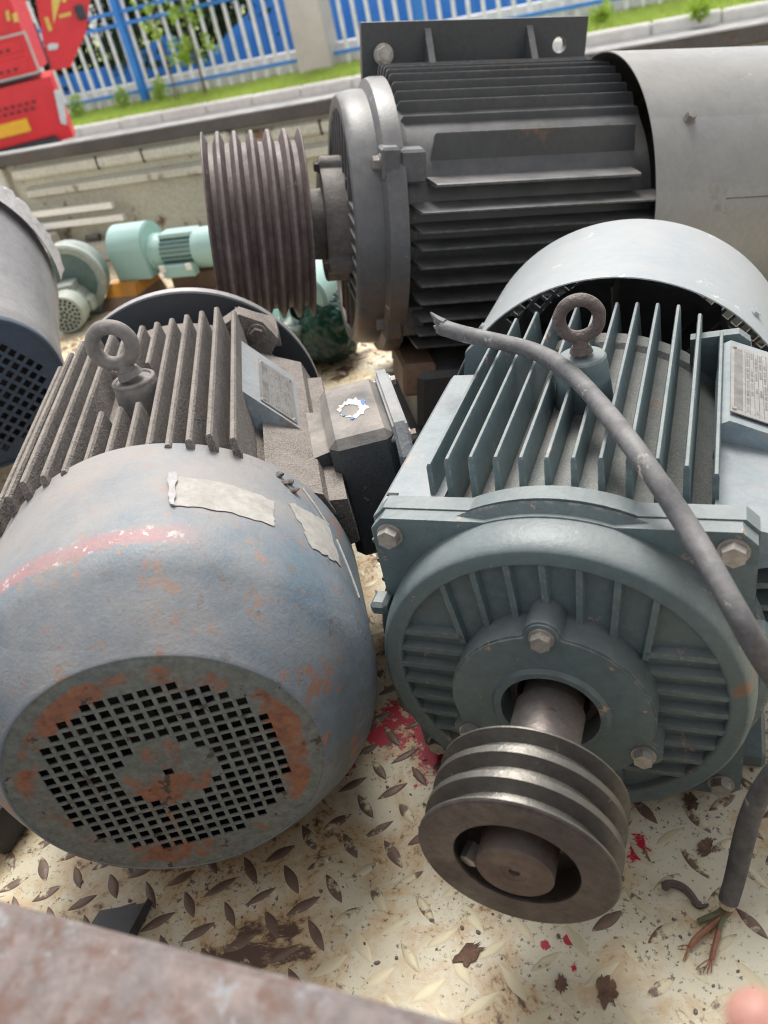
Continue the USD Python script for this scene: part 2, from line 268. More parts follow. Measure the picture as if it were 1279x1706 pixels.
# --- the deck's cream paint with rust, grime and spilled red paint
def deck_material():
    N = {'g': ('geometry', {}), 'a': ('noise_texture', {'scale': 7.0, 'detail': 8.0, 'roughness': .6}), 'c': ('rgb_ramp', {'ramp': [(.25, (.46, .39, .26)), (.42, (.62, .56, .41)), (.56, (.68, .63, .48)), (.75, (.72, .69, .57))]}),
         'sp': ('noise_texture', {'scale': 170.0, 'detail': 5.0, 'roughness': .7}), 'spm': ('noise_texture', {'scale': 9.0, 'detail': 3.0}), 'spa': ('math', {'math_type': 'multiply_add', 'value2': .32}), 'spr': ('map_range', {'from_min': .73, 'from_max': .80, 'clamp': True, 'to_max': .9}), 'm1': ('mix_color', {'b': (.10, .085, .06)}),
         'ru': ('noise_texture', {'scale': 11.0, 'detail': 12.0, 'roughness': .72, 'distortion': .4}), 'px': ('separate_xyz', {}), 'pm': ('map_range', {'from_min': -.08, 'from_max': -.34, 'to_min': -.035, 'to_max': .035, 'clamp': True}), 'ru2': ('math', {'math_type': 'add'}), 'rr': ('map_range', {'from_min': .575, 'from_max': .62, 'clamp': True}), 'ro': ('map_range', {'from_min': .46, 'from_max': .585, 'to_max': .65, 'clamp': True}),
         'm2': ('mix_color', {'b': (.48, .27, .08)}), 'm3': ('mix_color', {'b': (.115, .065, .045)}),
         'gr': ('noise_texture', {'scale': 3.0, 'detail': 6.0, 'roughness': .6}), 'gv': ('map_range', {'from_min': .52, 'from_max': .75, 'to_max': .5, 'clamp': True}), 'm4': ('mix_color', {'b': (.36, .33, .27)}),
         'bm': ('bump', {'strength': .35, 'distance': .001}), 'p': ('principled_bsdf', {'roughness': .5})}
    L = [('g.position', x + '.vector') for x in ('a', 'sp', 'spm', 'ru', 'gr')] + [('a.fac', 'c.fac'), ('spm.fac', 'spa.value1'), ('sp.fac', 'spa.value3'), ('spa.value', 'spr.value'), ('gr.fac', 'gv.value'), ('c.color', 'm4.a'), ('gv.result', 'm4.fac'), ('m4.result', 'm1.a'), ('spr.result', 'm1.fac'),
         ('g.position', 'px.vector'), ('px.x', 'pm.value'), ('pm.result', 'ru2.value1'), ('ru.fac', 'ru2.value2'), ('ru2.value', 'rr.value'), ('ru2.value', 'ro.value'), ('m1.result', 'm2.a'), ('ro.result', 'm2.fac'), ('m2.result', 'm3.a'), ('rr.result', 'm3.fac'), ('sp.fac', 'bm.height'), ('bm.normal', 'p.normal')]
    cur = 'm3.result'
    spots = [(-.345, .60, .075, .0), (-.285, .555, .05, .02), (-.30, .60, .06, .0), (-.055, .488, .022, .04), (-.128, .375, .006, .12), (-.107, .385, .006, .12), (-.10, .36, .010, -.02), (-.39, .53, .03, -.02)]
    N['dn'] = ('noise_texture', {'scale': 34.0, 'detail': 9.0, 'roughness': .78}); L.append(('g.position', 'dn.vector'))
    for i, (x, y, r, b) in enumerate(spots):
        N[f'v{i}'] = ('mapping', {'mapping_type': 'point', 'location': (-x / r, -y / r, 0), 'scale': (1 / r, 1 / r, 1 / r)}); N[f's{i}'] = ('gradient_texture', {'gradient_type': 'spherical'})
        N[f'b{i}'] = ('math', {'math_type': 'multiply_add', 'value2': .30, 'value3': b - .06 if r > .02 else b - .05}); N[f'e{i}'] = ('math', {'math_type': 'add'}); N[f'f{i}'] = ('map_range', {'from_min': .60, 'from_max': .63, 'clamp': True}); N[f'x{i}'] = ('mix_color', {'b': (.45, .012, .04)}); N[f'h{i}'] = ('map_range', {'from_min': .03, 'from_max': .2, 'clamp': True}); N[f'k{i}'] = ('math', {'math_type': 'multiply'})
        L += [('g.position', f'v{i}.vector'), (f'v{i}.vector', f's{i}.vector'), (f's{i}.fac', f'b{i}.value1'), (f'b{i}.value', f'e{i}.value1'), ('dn.fac', f'e{i}.value2'), (f'e{i}.value', f'f{i}.value'), (f's{i}.fac', f'h{i}.value'), (f'h{i}.result', f'k{i}.value1'), (f'f{i}.result', f'k{i}.value2'), (f'k{i}.value', f'x{i}.fac'), (cur, f'x{i}.a')]; cur = f'x{i}.result'
    L.append((cur, 'p.base_color'))
    MAT['deck_paint'] = usdkit.material(stage, '/World/Looks/deck_paint', N, L, surface='p.BSDF')
deck_material()
def tread_material(name, thr):
    N = {'g': ('geometry', {}), 'a': ('noise_texture', {'scale': 60.0, 'detail': 6.0, 'roughness': .65}), 'lo': ('noise_texture', {'scale': 5.0, 'detail': 3.0}), 'ad': ('math', {'math_type': 'multiply_add', 'value2': .9}), 'r': ('map_range', {'from_min': thr, 'from_max': thr + .08, 'clamp': True}),
         'c': ('mix_color', {'a': (.60, .53, .36), 'b': (.15, .105, .082)}), 'o': ('noise_texture', {'scale': 150.0, 'detail': 3.0}), 'c2': ('mix_color', {'a': (.225, .148, .105), 'b': (.125, .08, .062)}), 'p': ('principled_bsdf', {'roughness': .5, 'metallic': .1}), 'bm': ('bump', {'strength': .4, 'distance': .001})}
    L = [('g.position', 'a.vector'), ('g.position', 'lo.vector'), ('g.position', 'o.vector'), ('lo.fac', 'ad.value1'), ('a.fac', 'ad.value3'), ('ad.value', 'r.value'), ('r.result', 'c.fac'), ('o.fac', 'c2.fac'), ('c2.result', 'c.b'), ('c.result', 'p.base_color'), ('a.fac', 'bm.height'), ('bm.normal', 'p.normal')]
    MAT[name] = usdkit.material(stage, '/World/Looks/' + name, N, L, surface='p.BSDF')
tread_material('tread_worn', .80); tread_material('tread_half', .93); tread_material('tread_painted', 1.04)

# --- the left motor's cowl: faded blue-grey paint, rust chips, a red brushed band and dust
def band(N, L, cur):
    N['bs'] = ('separate_xyz', {}); L.append(('tc.object', 'bs.vector'))
    N['bn'] = ('noise_texture', {'scale': 14.0, 'detail': 5.0, 'roughness': .6}); L.append(('tc.object', 'bn.vector'))
    N['by'] = ('math', {'math_type': 'multiply_add', 'value2': .03, 'value3': 0}); L += [('bn.fac', 'by.value1'), ('bs.y', 'by.value3')]
    N['b1'] = ('map_range', {'from_min': .086, 'from_max': .091, 'clamp': True}); N['b2'] = ('map_range', {'from_min': .114, 'from_max': .104, 'clamp': True})
    N['b3'] = ('map_range', {'from_min': .095, 'from_max': .055, 'clamp': True}); N['b4'] = ('map_range', {'from_min': .05, 'from_max': .1, 'clamp': True})
    N['q1'] = ('math', {'math_type': 'multiply'}); N['q2'] = ('math', {'math_type': 'multiply'}); N['q3'] = ('math', {'math_type': 'multiply'}); N['q4'] = ('math', {'math_type': 'multiply', 'value2': .72})
    L += [('by.value', 'b1.value'), ('by.value', 'b2.value'), ('bs.x', 'b3.value'), ('bs.z', 'b4.value'), ('b1.result', 'q1.value1'), ('b2.result', 'q1.value2'), ('q1.value', 'q2.value1'), ('b3.result', 'q2.value2'), ('q2.value', 'q3.value1'), ('b4.result', 'q3.value2'), ('q3.value', 'q4.value1')]
    N['bm1'] = ('mix_color', {'b': (.38, .075, .085)}); L += [(cur, 'bm1.a'), ('q4.value', 'bm1.fac')]
    N['wn'] = ('noise_texture', {'scale': 75.0, 'detail': 6.0, 'roughness': .7}); N['wr'] = ('map_range', {'from_min': .56, 'from_max': .60, 'clamp': True}); N['w2'] = ('map_range', {'from_min': -.13, 'from_max': -.05, 'clamp': True}); N['wm'] = ('math', {'math_type': 'multiply'}); N['wm2'] = ('math', {'math_type': 'multiply'})
    N['bm2'] = ('mix_color', {'b': (.62, .6, .58)}); L += [('tc.object', 'wn.vector'), ('wn.fac', 'wr.value'), ('bs.x', 'w2.value'), ('wr.result', 'wm.value1'), ('q3.value', 'wm.value2'), ('wm.value', 'wm2.value1'), ('w2.result', 'wm2.value2'), ('bm1.result', 'bm2.a'), ('wm2.value', 'bm2.fac')]
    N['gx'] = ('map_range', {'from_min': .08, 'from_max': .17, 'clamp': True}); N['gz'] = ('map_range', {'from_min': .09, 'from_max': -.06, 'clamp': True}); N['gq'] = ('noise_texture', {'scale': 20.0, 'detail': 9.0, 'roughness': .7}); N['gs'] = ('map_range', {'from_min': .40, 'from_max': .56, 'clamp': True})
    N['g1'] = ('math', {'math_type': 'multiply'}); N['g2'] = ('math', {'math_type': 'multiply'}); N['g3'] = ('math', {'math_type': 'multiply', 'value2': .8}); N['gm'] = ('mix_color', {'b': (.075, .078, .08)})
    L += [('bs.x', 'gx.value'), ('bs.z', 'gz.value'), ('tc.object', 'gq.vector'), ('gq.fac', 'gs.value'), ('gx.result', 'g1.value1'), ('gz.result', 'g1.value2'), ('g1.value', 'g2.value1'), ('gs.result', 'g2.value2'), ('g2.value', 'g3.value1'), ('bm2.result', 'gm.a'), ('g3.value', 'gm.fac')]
    N['rn2'] = ('noise_texture', {'scale': 38.0, 'detail': 8.0, 'roughness': .7}); N['rr2'] = ('map_range', {'from_min': .60, 'from_max': .625, 'clamp': True}); N['rm2'] = ('mix_color', {'b': (.25, .13, .09)}); L += [('tc.object', 'rn2.vector'), ('rn2.fac', 'rr2.value'), ('gm.result', 'rm2.a'), ('rr2.result', 'rm2.fac')]
    return 'rm2.result'
weathered('cowl_blue', (.075, .135, .185), (.20, .215, .225), var=7, dust=(.315, .285, .265), dust_amt=.85, dust_scale=7, rust=(.27, .135, .085), rust_at=.585, rust_scale=16, rust_soft=.03, rust2=(.20, .11, .08), chip=(.10, .10, .105), chip_at=.61, chip_scale=48, rough=.6, bump=.35, bump_scale=260, extra=band, micro=.16, grit=.3, grit_col=(.30, .27, .25))
def ring_rust(N, L, cur):
    N['ls'] = ('vector_math', {'math_type': 'multiply', 'vector2': (1, 0, 1)}); N['ll'] = ('vector_math', {'math_type': 'length'}); N['lm'] = ('map_range', {'from_min': 0, 'from_max': .145, 'clamp': True})
    N['lr'] = ('rgb_ramp', {'ramp': [(0, (.62,) * 3), (.25, (.60,) * 3), (.33, (.47,) * 3), (.68, (.50,) * 3), (.75, (.60,) * 3), (.86, (.62,) * 3), (.93, (.44,) * 3), (1, (.50,) * 3)]})
    N['qn'] = ('noise_texture', {'scale': 15.0, 'detail': 12.0, 'roughness': .72, 'distortion': .3}); N['qa'] = ('math', {'math_type': 'add'}); N['qr'] = ('map_range', {'from_min': 1.085, 'from_max': 1.15, 'clamp': True})
    N['qc'] = ('noise_texture', {'scale': 70.0, 'detail': 6.0, 'roughness': .7}); N['qv'] = ('rgb_ramp', {'ramp': [(.3, (.13, .062, .045)), (.5, (.24, .105, .062)), (.7, (.31, .15, .085))]}); N['qm'] = ('mix_color', {})
    L += [('tc.object', 'ls.vector1'), ('ls.vector', 'll.vector1'), ('ll.value', 'lm.value'), ('lm.result', 'lr.fac'), ('tc.object', 'qn.vector'), ('qn.fac', 'qa.value1'), ('lr.color', 'qa.value2'), ('qa.value', 'qr.value'), ('tc.object', 'qc.vector'), ('qc.fac', 'qv.fac'), (cur, 'qm.a'), ('qv.color', 'qm.b'), ('qr.result', 'qm.fac')]
    return 'qm.result'
weathered('cowl_disc', (.125, .155, .148), (.165, .175, .16), var=11, micro=.4, rough=.65, bump=.6, chip=(.06, .05, .045), chip_at=.60, chip_scale=40, extra=ring_rust)
weathered('guard_blue', (.028, .045, .075), (.022, .036, .06), var=8, rough=.45, bump=.1, chip=(.35, .36, .36), chip_at=.73, chip_scale=22)
weathered('guard_body', (.20, .197, .20), (.15, .15, .16), var=5, rough=.6, bump=.3, dust=(.34, .32, .31), dust_amt=.7, chip=(.4, .39, .38), chip_at=.7, chip_scale=18)
weathered('torn_sheet', (.44, .42, .42), (.36, .35, .35), rough=.7, bump=.3)

# ================================================================== SETTING
part('road', bx(-70, 70, -20, 15.0, -1.35, -1.10), 'road', kind='structure')
part('verge', bx(-70, 70, 15.15, 70, -1.3, -.95), 'soil', kind='structure')
ks = thing('kerb', 'pale concrete kerb stones along the grass verge', 'kerb', (0, 15, -1.1))
for i in range(-24, 8):
    part('kerb_stone', cbox(i + .006, i + .994, -.05 + rnd.uniform(-.008, .008), .15, -.1, .17 + rnd.uniform(-.006, .006), .03), 'kerb_stone', ks)

# ================================================================== the lorry bed
bed = thing('flatbed_truck', 'truck bed with cream tread plate floor and rusty steel side boards', 'truck')
deck = part('deck', cat_([bx(-4.2, 2.1, .02, 2.62, -.06, 0)]), 'deck_paint', bed)
BAR = None
def bar_mesh():
    L, w, h, n = .0210, .0066, .0022, 6
    t = np.linspace(-1, 1, 2 * n + 1); ww = w * (1 - np.abs(t) ** 1.7); V = []
    for a, b in zip(t, ww): V += [(a * L, -b, -.0006), (a * L * .94, -b * .5, h * (1 - abs(a) ** 4)), (a * L * .94, b * .5, h * (1 - abs(a) ** 4)), (a * L, b, -.0006)]
    F = []
    for i in range(2 * n):
        for k in range(3): a = 4 * i + k; F += [(a, a + 1, a + 5), (a, a + 5, a + 4)]
    m = trimesh.Trimesh(V, F, process=False); m.fix_normals(); return m
bars = []
p_ = .0493
for i in range(-95, 40):
    for j in range(-1, 55):
        for k in (0, 1):
            x = -.3215 + p_ * (i + .5 * (k)) ; y = .3115 + p_ * (j + .5 * k)
            if not (-4.1 < x < 2.0 and .16 < y < 2.58): continue
            c = R.T @ (np.array([x, y, 0]) - CAM)
            if c[2] < .1: continue
            u, v = CX + FPX * c[0] / c[2], CY + FPX * c[1] / c[2]
            if -250 < u < 1500 and -100 < v < 1850: bars.append((c[2], u, v, x, y, k))
bars.sort()
base = bar_mesh(); rest = []; near = 0
for dpt, u, v, x, y, k in bars:
    a = math.radians(45 if k == 0 else -43) + rnd.uniform(-.02, .02)
    m = base.copy(); m.vertices = m.vertices * [rnd.uniform(.84, 1.02), rnd.uniform(.75, 1.08), 1]; m.apply_transform(trimesh.transformations.rotation_matrix(a, [0, 0, 1])); m.apply_translation([x, y, 0])
    m.vertices[:, 2] *= .7
    if near < 290 and -30 < u < 1310 and v < 1740:
        near += 1; q = meshkit.fbm(np.array([x * 4.2, y * 4.2, .3]), 2, 3) + rnd.uniform(-.12, .12) 
        q += .08 if (x < -.2 or y > .41) else -.13
        if q <= .36: m.vertices = m.vertices * [1, 1, .4]
        part('tread_bar', m, 'tread_worn' if q > .47 else 'tread_half' if q > .36 else 'tread_painted', deck, smooth=40)
    else: rest.append(m)
part('tread_pattern', rest, 'tread_half', deck, smooth=40, kind='stuff')

nb = part('near_side_board', bx(-4.2, 2.1, .085, .120, -.3, .377), 'rail_near', bed)
part('top_rail', cbox(-4.2, 2.1, .045, .134, .377, .424, .006), 'rail_near', nb, label='rusty mottled pink brown steel rail in the foreground')
Y0 = 2.66
fb = part('far_side_board', bx(-4.2, 2.1, Y0, Y0 + .03, -.3, .385), 'far_board', bed)
part('top_rail', cat_([cbox(-4.2, 2.1, Y0 - .03, Y0 + .05, .382, .426, .004)]), 'rail_dark', fb, label='dark brown steel rail along the top of the far board')
part('upper_rib', cbox(-2.50, 2.05, Y0 - .022, Y0 + .004, .325, .368, .008), 'far_board_pale', fb)
part('middle_rib', hull([(x, y, z) for x in (-2.46, 2.05) for y, z in ((Y0 + .002, .25), (Y0 + .002, .30), (Y0 - .028, .263), (Y0 - .028, .287))]), 'far_board_pale', fb)
for x in (-2.62, -1.62, -.35, .75): part('stile', cbox(x, x + .09, Y0 - .03, Y0 + .004, -.05, .38, .006), 'far_board_pale', fb)
for x in (-2.1, -1.9, -1.2): part('weld_seam', cbox(x, x + .012, Y0 - .0235, Y0 - .015, .322, .37, .003), 'rail_dark', fb)
part('bottom_rib', cbox(-4.2, 2.1, Y0 - .05, Y0 + .004, .0, .075, .008), 'far_board_pale', fb)
for x in (-2.26, -1.68): part('hinge', cyl((x, Y0 - .03, .09), (x + .06, Y0 - .03, .09), .012), 'rail_dark', fb)
for x in np.arange(-4.1, 2.1, .6): part('cross_member', bx(x, x + .12, .1, 2.6, -.2, -.062), 'rail_dark', bed)
for y in (.9, 1.75): part('chassis_beam', bx(-4.2, 2.1, y, y + .12, -.42, -.201), 'rail_dark', bed)
hb = part('headboard', bx(2.1, 2.16, .05, 2.69, -.3, .9), 'far_board', bed); part('tailboard', bx(-4.26, -4.2, .05, 2.69, -.3, .42), 'far_board', bed)
for x in (-3.2, 1.2):
    for y in (.42, 2.28):
        w = part('wheel', lathe([(.0, -.14), (.30, -.14), (.42, -.12), (.45, -.06), (.45, .06), (.42, .12), (.30, .14), (0, .14)], 40).apply_translation((x, y, -.65)), 'truck_black', bed)
        part('rim', cat_([lathe([(0, -.146), (.22, -.15), (.24, -.142), (.24, .142), (.22, .15), (0, .146)], 32).apply_translation((x, y, -.65))]), 'truck_silver', w)

# ================================================================== motors
def mat3(s, d, u): return np.array([s, d, u], float)
def fin_z(s, zr, zt, y0, y1, t0=.0065, t1=.0035, sl=(.012, .008), flip=1):
    """Upright cooling fin at x = s from zr to zt."""
    P = []
    for dy0, dy1, z, t in ((0, 0, zr, t0), (sl[0] * .8, sl[1] * .8, zt - .003 * flip, t1 * 1.05), (sl[0], sl[1], zt, t1 * .55)):
        for a in (-1, 1): P += [(s + a * t / 2, y0 + dy0, z), (s + a * t / 2, y1 - dy1, z)]
    return hull(P)
def fin_x(z, xr, xt, y0, y1, t0=.0065, t1=.0035, sl=(.012, .008)):
    m = fin_z(z, xr, xt, y0, y1, t0, t1, sl, 1 if xt > xr else -1); V = m.vertices.copy(); m.vertices = V[:, [2, 1, 0]]; m.fix_normals(); return m
def chord(R_, s): return math.sqrt(max(R_ * R_ - s * s, 1e-6))
def lug(x, z, y0, y1, w=.02, b=.004): return cbox(x - w, x + w, y0, y1, z - w, z + w, b)
def perforated(r_out, pitch, hole, r_in, r_grid, y, th, rot=0., centre_hole=True, off=(0, 0), n=96):
    c = circle(r_out, n=n); hs = []
    k = int(r_grid / pitch) + 2
    for i in range(-k, k + 1):
        for j in range(-k, k + 1):
            px, pz = off[0] + i * pitch, off[1] + j * pitch
            ca, sa = math.cos(rot), math.sin(rot); px, pz = ca * px - sa * pz, sa * px + ca * pz
            d = math.hypot(px, pz)
            if (r_in < d < r_grid) or (centre_hole and d < pitch * .5):
                h = hole / 2 * rnd.uniform(.93, 1.05); q = [(px + ca * a * h - sa * b * h, pz + sa * a * h + ca * b * h) for a, b in ((-1, -1), (1, -1), (1, 1), (-1, 1))]
                hs.append(Polygon(q))
    return extr_y(c.difference(unary_union(hs)), y, y + th)
def endshield(r, pal, parent, mat, cap_r=.09, depth=.045, k=1.0, ribs=.027):
    """Drive-end shield: rounded rim, recessed field with ribs, bearing cap boss. Outer face lies at y = 0."""
    rb = r * .865
    rim = lathe([(rb - .0005, .018), (rb - .001, .0035), (rb + .0008, .0009), (rb + .003, 0), (r * .945, 0)] + [(r * .945 + (r * .055) * math.sin(a), (r * .055) * 3.2 * (1 - math.cos(a))) for a in np.linspace(.15, math.pi / 2, 9)] + [(r, depth * .9), (r + .012, depth), (rb, depth)], 128)
    part('end_shield', rim, mat, parent, smooth=40)
    part('end_web', lathe([(cap_r * .6, .008), (cap_r, .008), (rb + .003, .0095), (rb + .003, .03), (cap_r * .6, .03)], 96), mat, parent)
    fields = []
    for i in range(-3, 4):
        s = i * ribs; z1 = chord(rb + .002, s); tilt = i * .004
        fields.append(('v', hull([(s + dx * w + (tilt if z > .1 else 0), y, z) for dx in (-1, 1) for z in (max(.05, chord(cap_r * .93, min(abs(s), cap_r * .9))), z1) for w, y in ((.0052, .012), (.0026, .0016))])))
        s2 = s; zb = chord(rb + .002, s2)
        if abs(i) % 2 == 0: fields.append(('v', hull([(s2 + dx * w, y, -z) for dx in (-1, 1) for z in (chord(cap_r * .93, min(abs(s2), cap_r * .9)), zb) for w, y in ((.0052, .012), (.0026, .0016))])))
    for sg in (-1, 1):
        for j in range(-4, 4):
            z = .047 - (j + 4) * .0222 + .01; x0 = max(chord(cap_r * .95, min(abs(z), cap_r * .9)), .0 if z < .04 else .081); x1 = chord(rb + .002, z)
            fields.append(('h', hull([(sg * x, y, z + dz * w) for x in (x0, x1) for dz in (-1, 1) for w, y in ((.0052, .012), (.0027, .0016))])))
    for kx, mm in fields: part('shield_rib', mm, mat, parent, smooth=20)
def bearing_cap(parent, mat, r=.088, hole=.044, y0=-.024, boltang=(90, -28, 208), bolt='bolt_steel'):
    poly = circle(r, n=96)
    for a in boltang: poly = poly.union(circle(.0165, ((r - .001) * math.cos(math.radians(a)), (r - .001) * math.sin(math.radians(a)))))
    poly = poly.buffer(.004).buffer(-.004)
    part('bearing_cap', cat_([extr_y(poly.difference(circle(hole, n=64)), y0 + .002, .017), extr_y(poly.buffer(-.002).difference(circle(hole + .0001, n=64)), y0, y0 + .0021)]), mat, parent, smooth=30)
    part('bearing_seat', lathe([(hole + .011, y0 + .001), (hole + .007, y0 - .0035), (hole + .001, y0 - .003), (hole - .0005, y0 + .002), (hole - .001, .01)], 64), mat, parent)
    part('oil_seal', lathe([(hole, .0), (hole - .003, -.006), (hole - .010, -.007), (hole - .012, .002), (hole - .012, .014), (hole, .014)], 64), 'eye_rust', parent)
    for a in boltang: part('cap_bolt', hexbolt(((r - .001) * math.cos(math.radians(a)), y0, (r - .001) * math.sin(math.radians(a))), (0, -1, 0), .0095, .0075), bolt, parent)
def v_pulley(parent, r, y0, y1, grooves, mat, face, bore, dish, groove_d=.011):
    n = grooves; w = (y1 - y0) / n; lip = w * .13
    prof = [(bore, y0 + dish), (bore + .0015, y0 + .002), (bore + .004, y0), (r - .0015, y0), (r, y0 + .0015)]
    ms = []
    for i in range(n):
        a = y0 + i * w; prof += [(r, a + lip), (r - groove_d, a + w * .36), (r - groove_d, a + w * .64), (r, a + w - lip)]
    prof += [(r, y1 - .0015), (r - .0015, y1), (bore * .9, y1), (bore * .9, y0 + dish)]
    return prof

# ------------------------------------------------------------------ B: teal motor, shaft towards us
d, s, u = np.array([.01039, .99993, -.0054]), np.array([.999946, -.01039, 0]), np.array([5.6e-5, .0054, .999985])
B = thing('electric_motor', 'grey green finned motor with three groove pulley towards the viewer and cable across its fins', 'electric motor', (-.1265, .5188, .184), mat3(s, d, u))
endshield(.1726, None, B, 'teal_paint')
bearing_cap(B, 'teal_paint', .092, .044)
# square flange of the end shield with four bolted ears, and the frame's own flange behind it
def sqr(h, c): return Polygon([(-h, -h + c), (-h + c, -h), (h - c, -h), (h, -h + c), (h, h - c), (h - c, h), (-h + c, h), (-h, h - c)])
sq = unary_union([circle(.174, n=96), sqr(.165, .012)])
part('shield_flange', extr_y(sq, .037, .052), 'teal_paint', B, smooth=30)
sq2 = unary_union([circle(.182, n=96), sqr(.1665, .011)])
part('frame_flange', extr_y(sq2, .0525, .072), 'teal_paint', B, smooth=30)
for a in (-1, 1):
    for b in (-1, 1): part('flange_bolt', hexbolt((a * .147, .037, b * .147), (0, -1, 0), .0108, .0085), 'bolt_steel', B)
for a in (-1, 1): part('pry_lug', cbox(a * .160, a * .1775, .016, .04, .060, .076, .004), 'teal_paint', B)
part('stator_frame', lathe([(.12, .07), (.168, .07), (.166, .38), (.172, .385), (.172, .41), (.13, .43), (.05, .44)], 96), 'teal_dirty', B)
for i in range(12):
    sx = -.124 + i * .0233
    tipz = min(.197, chord(.219, sx)); bend = .0
    part('cooling_fin', fin_z(sx, chord(.168, sx) - .012, tipz, .088 if i not in (0, 11) else .10, .40 + .05 * (1 - (sx / .14) ** 2), .0066, .0048, (.006, .01)), 'teal_paint', B, smooth=25)
for sg in (-1, 1):
    for i in range(7):
        z = .095 - i * .026
        part('cooling_fin', fin_x(z, sg * (chord(.168, z) - .012), sg * min(.196, chord(.222, z)), .085, .39, .0075, .0055, (.006, .01)), 'teal_paint', B, smooth=25)
part('corner_ledge', hull([(x, y, z) for y in (.072, .36) for x, z in ((-.112, .10), (-.112, .147), (-.172, .147), (-.178, .141), (-.178, .128), (-.165, .12))]), 'teal_pale_paint', B)
part('corner_ledge', hull([(x, y, z) for y in (.072, .36) for x, z in ((.128, .09), (.132, .150), (.20, .133), (.205, .128), (.20, .11))]), 'teal_pale_paint', B)
for x0, x1, yy_ in ((-.160, -.135, .086), (-.172, -.160, .098)): part('casting_notch', cbox(x0, x1, yy_, yy_ + .006, .1455, .1478, .0008), 'inner_dark', B)
pad = hull([(x, y, z) for y in (.20, .375) for x, z in ((.128, .13), (.133, .168), (.142, .172), (.190, .152), (.195, .13))]); part('nameplate_pad', pad, 'teal_pale_paint', B)
def plate_on(parent, P0, ex, ey, w, h, mat='label_silver', seed=1, rows=7, dark_head=True):
    """A thin nameplate with rows of unreadable stamped print; P0 corner, ex along its width, ey along its height."""
    ex, ey = np.asarray(ex, float) / np.linalg.norm(ex), np.asarray(ey, float) / np.linalg.norm(ey); n = np.cross(ex, ey); r_ = random.Random(seed)
    def slab(a0, a1, b0, b1, t0, t1): return hull([P0 + ex * a + ey * b + n * t for a in (a0, a1) for b in (b0, b1) for t in (t0, t1)])
    o = part('nameplate', slab(0, w, 0, h, 0, .0012), mat, parent)
    pr = []
    for k in range(rows + 1): pr.append(slab(w * .04, w * .96, h * (.08 + .62 * k / rows), h * (.08 + .62 * k / rows) + .0005, .001, .0015))
    for k in range(rows):
        a = .06
        while a < .9:
            l = r_.uniform(.03, .12); 
            if r_.random() < .75: pr.append(slab(w * a, w * min(a + l, .94), h * (.08 + .62 * (k + .3) / rows), h * (.08 + .62 * (k + .72) / rows), .001, .0014))
            a += l + .03
    if dark_head: pr.append(slab(w * .05, w * .95, h * .76, h * .93, .001, .0014))
    part('stamped_print', pr, 'print_dark', o)
    part('rivet', [cyl(P0 + ex * a + ey * b + n * .001, P0 + ex * a + ey * b + n * .0028, .0028, .002, 10) for a in (w * .03 + .002, w * .97 - .002) for b in (h * .03 + .002, h * .97 - .002)], 'bolt_steel', o)
plate_on(B, np.array([.1425, .215, .1735]), (0, 1, 0), (-.92, 0, .4), .14, -.046, seed=3) if False else plate_on(B, np.array([.188, .212, .1555]), (0, 1, 0), (-.92, 0, .385), .145, .05, seed=3)
part('terminal_box', [cbox(.20, .30, .10, .34, -.02, .128, .008), cbox(.165, .201, .13, .32, .0, .10, .004)], 'teal_pale_paint', B)
part('lifting_boss', lathe([(.031, 0), (.0265, .045), (.0245, .062), (.0225, .064), (0, .064)], 32), 'teal_paint', B)
_b = stage.GetPrimAtPath(str(B.GetPath()) + '/lifting_boss')
def upright(prim, loc):
    """Stands a shape lathed round y upright at loc."""
    g = UsdGeom.Mesh(prim); V = np.array(g.GetPointsAttr().Get()); V = np.stack([V[:, 0], -V[:, 2], V[:, 1]], -1) + np.array(loc)
    g.GetPointsAttr().Set([Gf.Vec3f(*map(float, v)) for v in V])
    Nn = g.GetNormalsAttr().Get()
    if Nn: Nn = np.array(Nn); g.GetNormalsAttr().Set([Gf.Vec3f(*map(float, v)) for v in np.stack([Nn[:, 0], -Nn[:, 2], Nn[:, 1]], -1)])
upright(_b, (.002, .252, .155))
def eyebolt(parent, c, ring_r, tube_r, mat, yaw=0., collar=.014, lean=0.):
    """Cast eyebolt standing on c: collar, neck and ring."""
    ms = [torus((0, 0, collar + .010 + ring_r), ring_r, tube_r, 1, 44, 16), hull(np.vstack([cyl((0, 0, collar), (0, 0, collar + .012), tube_r * 1.25, tube_r * .9, 20).vertices])),
          cyl((0, 0, .0), (0, 0, collar * .5), tube_r * .9, None, 20), cyl((0, 0, collar * .5), (0, 0, collar), tube_r * 1.8, tube_r * 1.45, 28)]
    m = cat_(ms); m.apply_transform(trimesh.transformations.rotation_matrix(yaw, [0, 0, 1])); m.apply_transform(trimesh.transformations.rotation_matrix(lean, [0, 1, 0])); m.apply_translation(c); jitter(m, .0006, 90); return part('eyebolt', m, mat, parent, smooth=50)
eyebolt(B, (.002, .252, .217), 0.0192, .0066, 'eye_rust', .15, .012)
for a in (-1, 1): part('rear_lug', hull([(a * x, y, z) for y in (.385, .40) for x, z in ((.10, .12), (.15, .115), (.168, .13), (.162, .165), (.15, .175), (.10, .17))]), 'teal_paint', B)
part('lug_hole', cyl((.148, .3835, .15), (.148, .386, .15), .009), 'inner_dark', B)
RC, t_ = .2239, .0016
part('fan_cowl', lathe([(RC - t_, .4525), (RC, .4525), (RC + .001, .56), (RC, .668), (RC - .004, .680), (RC - .012, .685), (RC - .014, .6835), (RC - .006, .678), (RC - t_, .666), (RC - t_, .4525)], 128), 'cowl_paint', B, smooth=40)
part('cowl_grille', perforated(RC - .011, .0165, .0115, .045, .195, .6835, .0016, .785), 'cowl_paint', B, smooth=False)
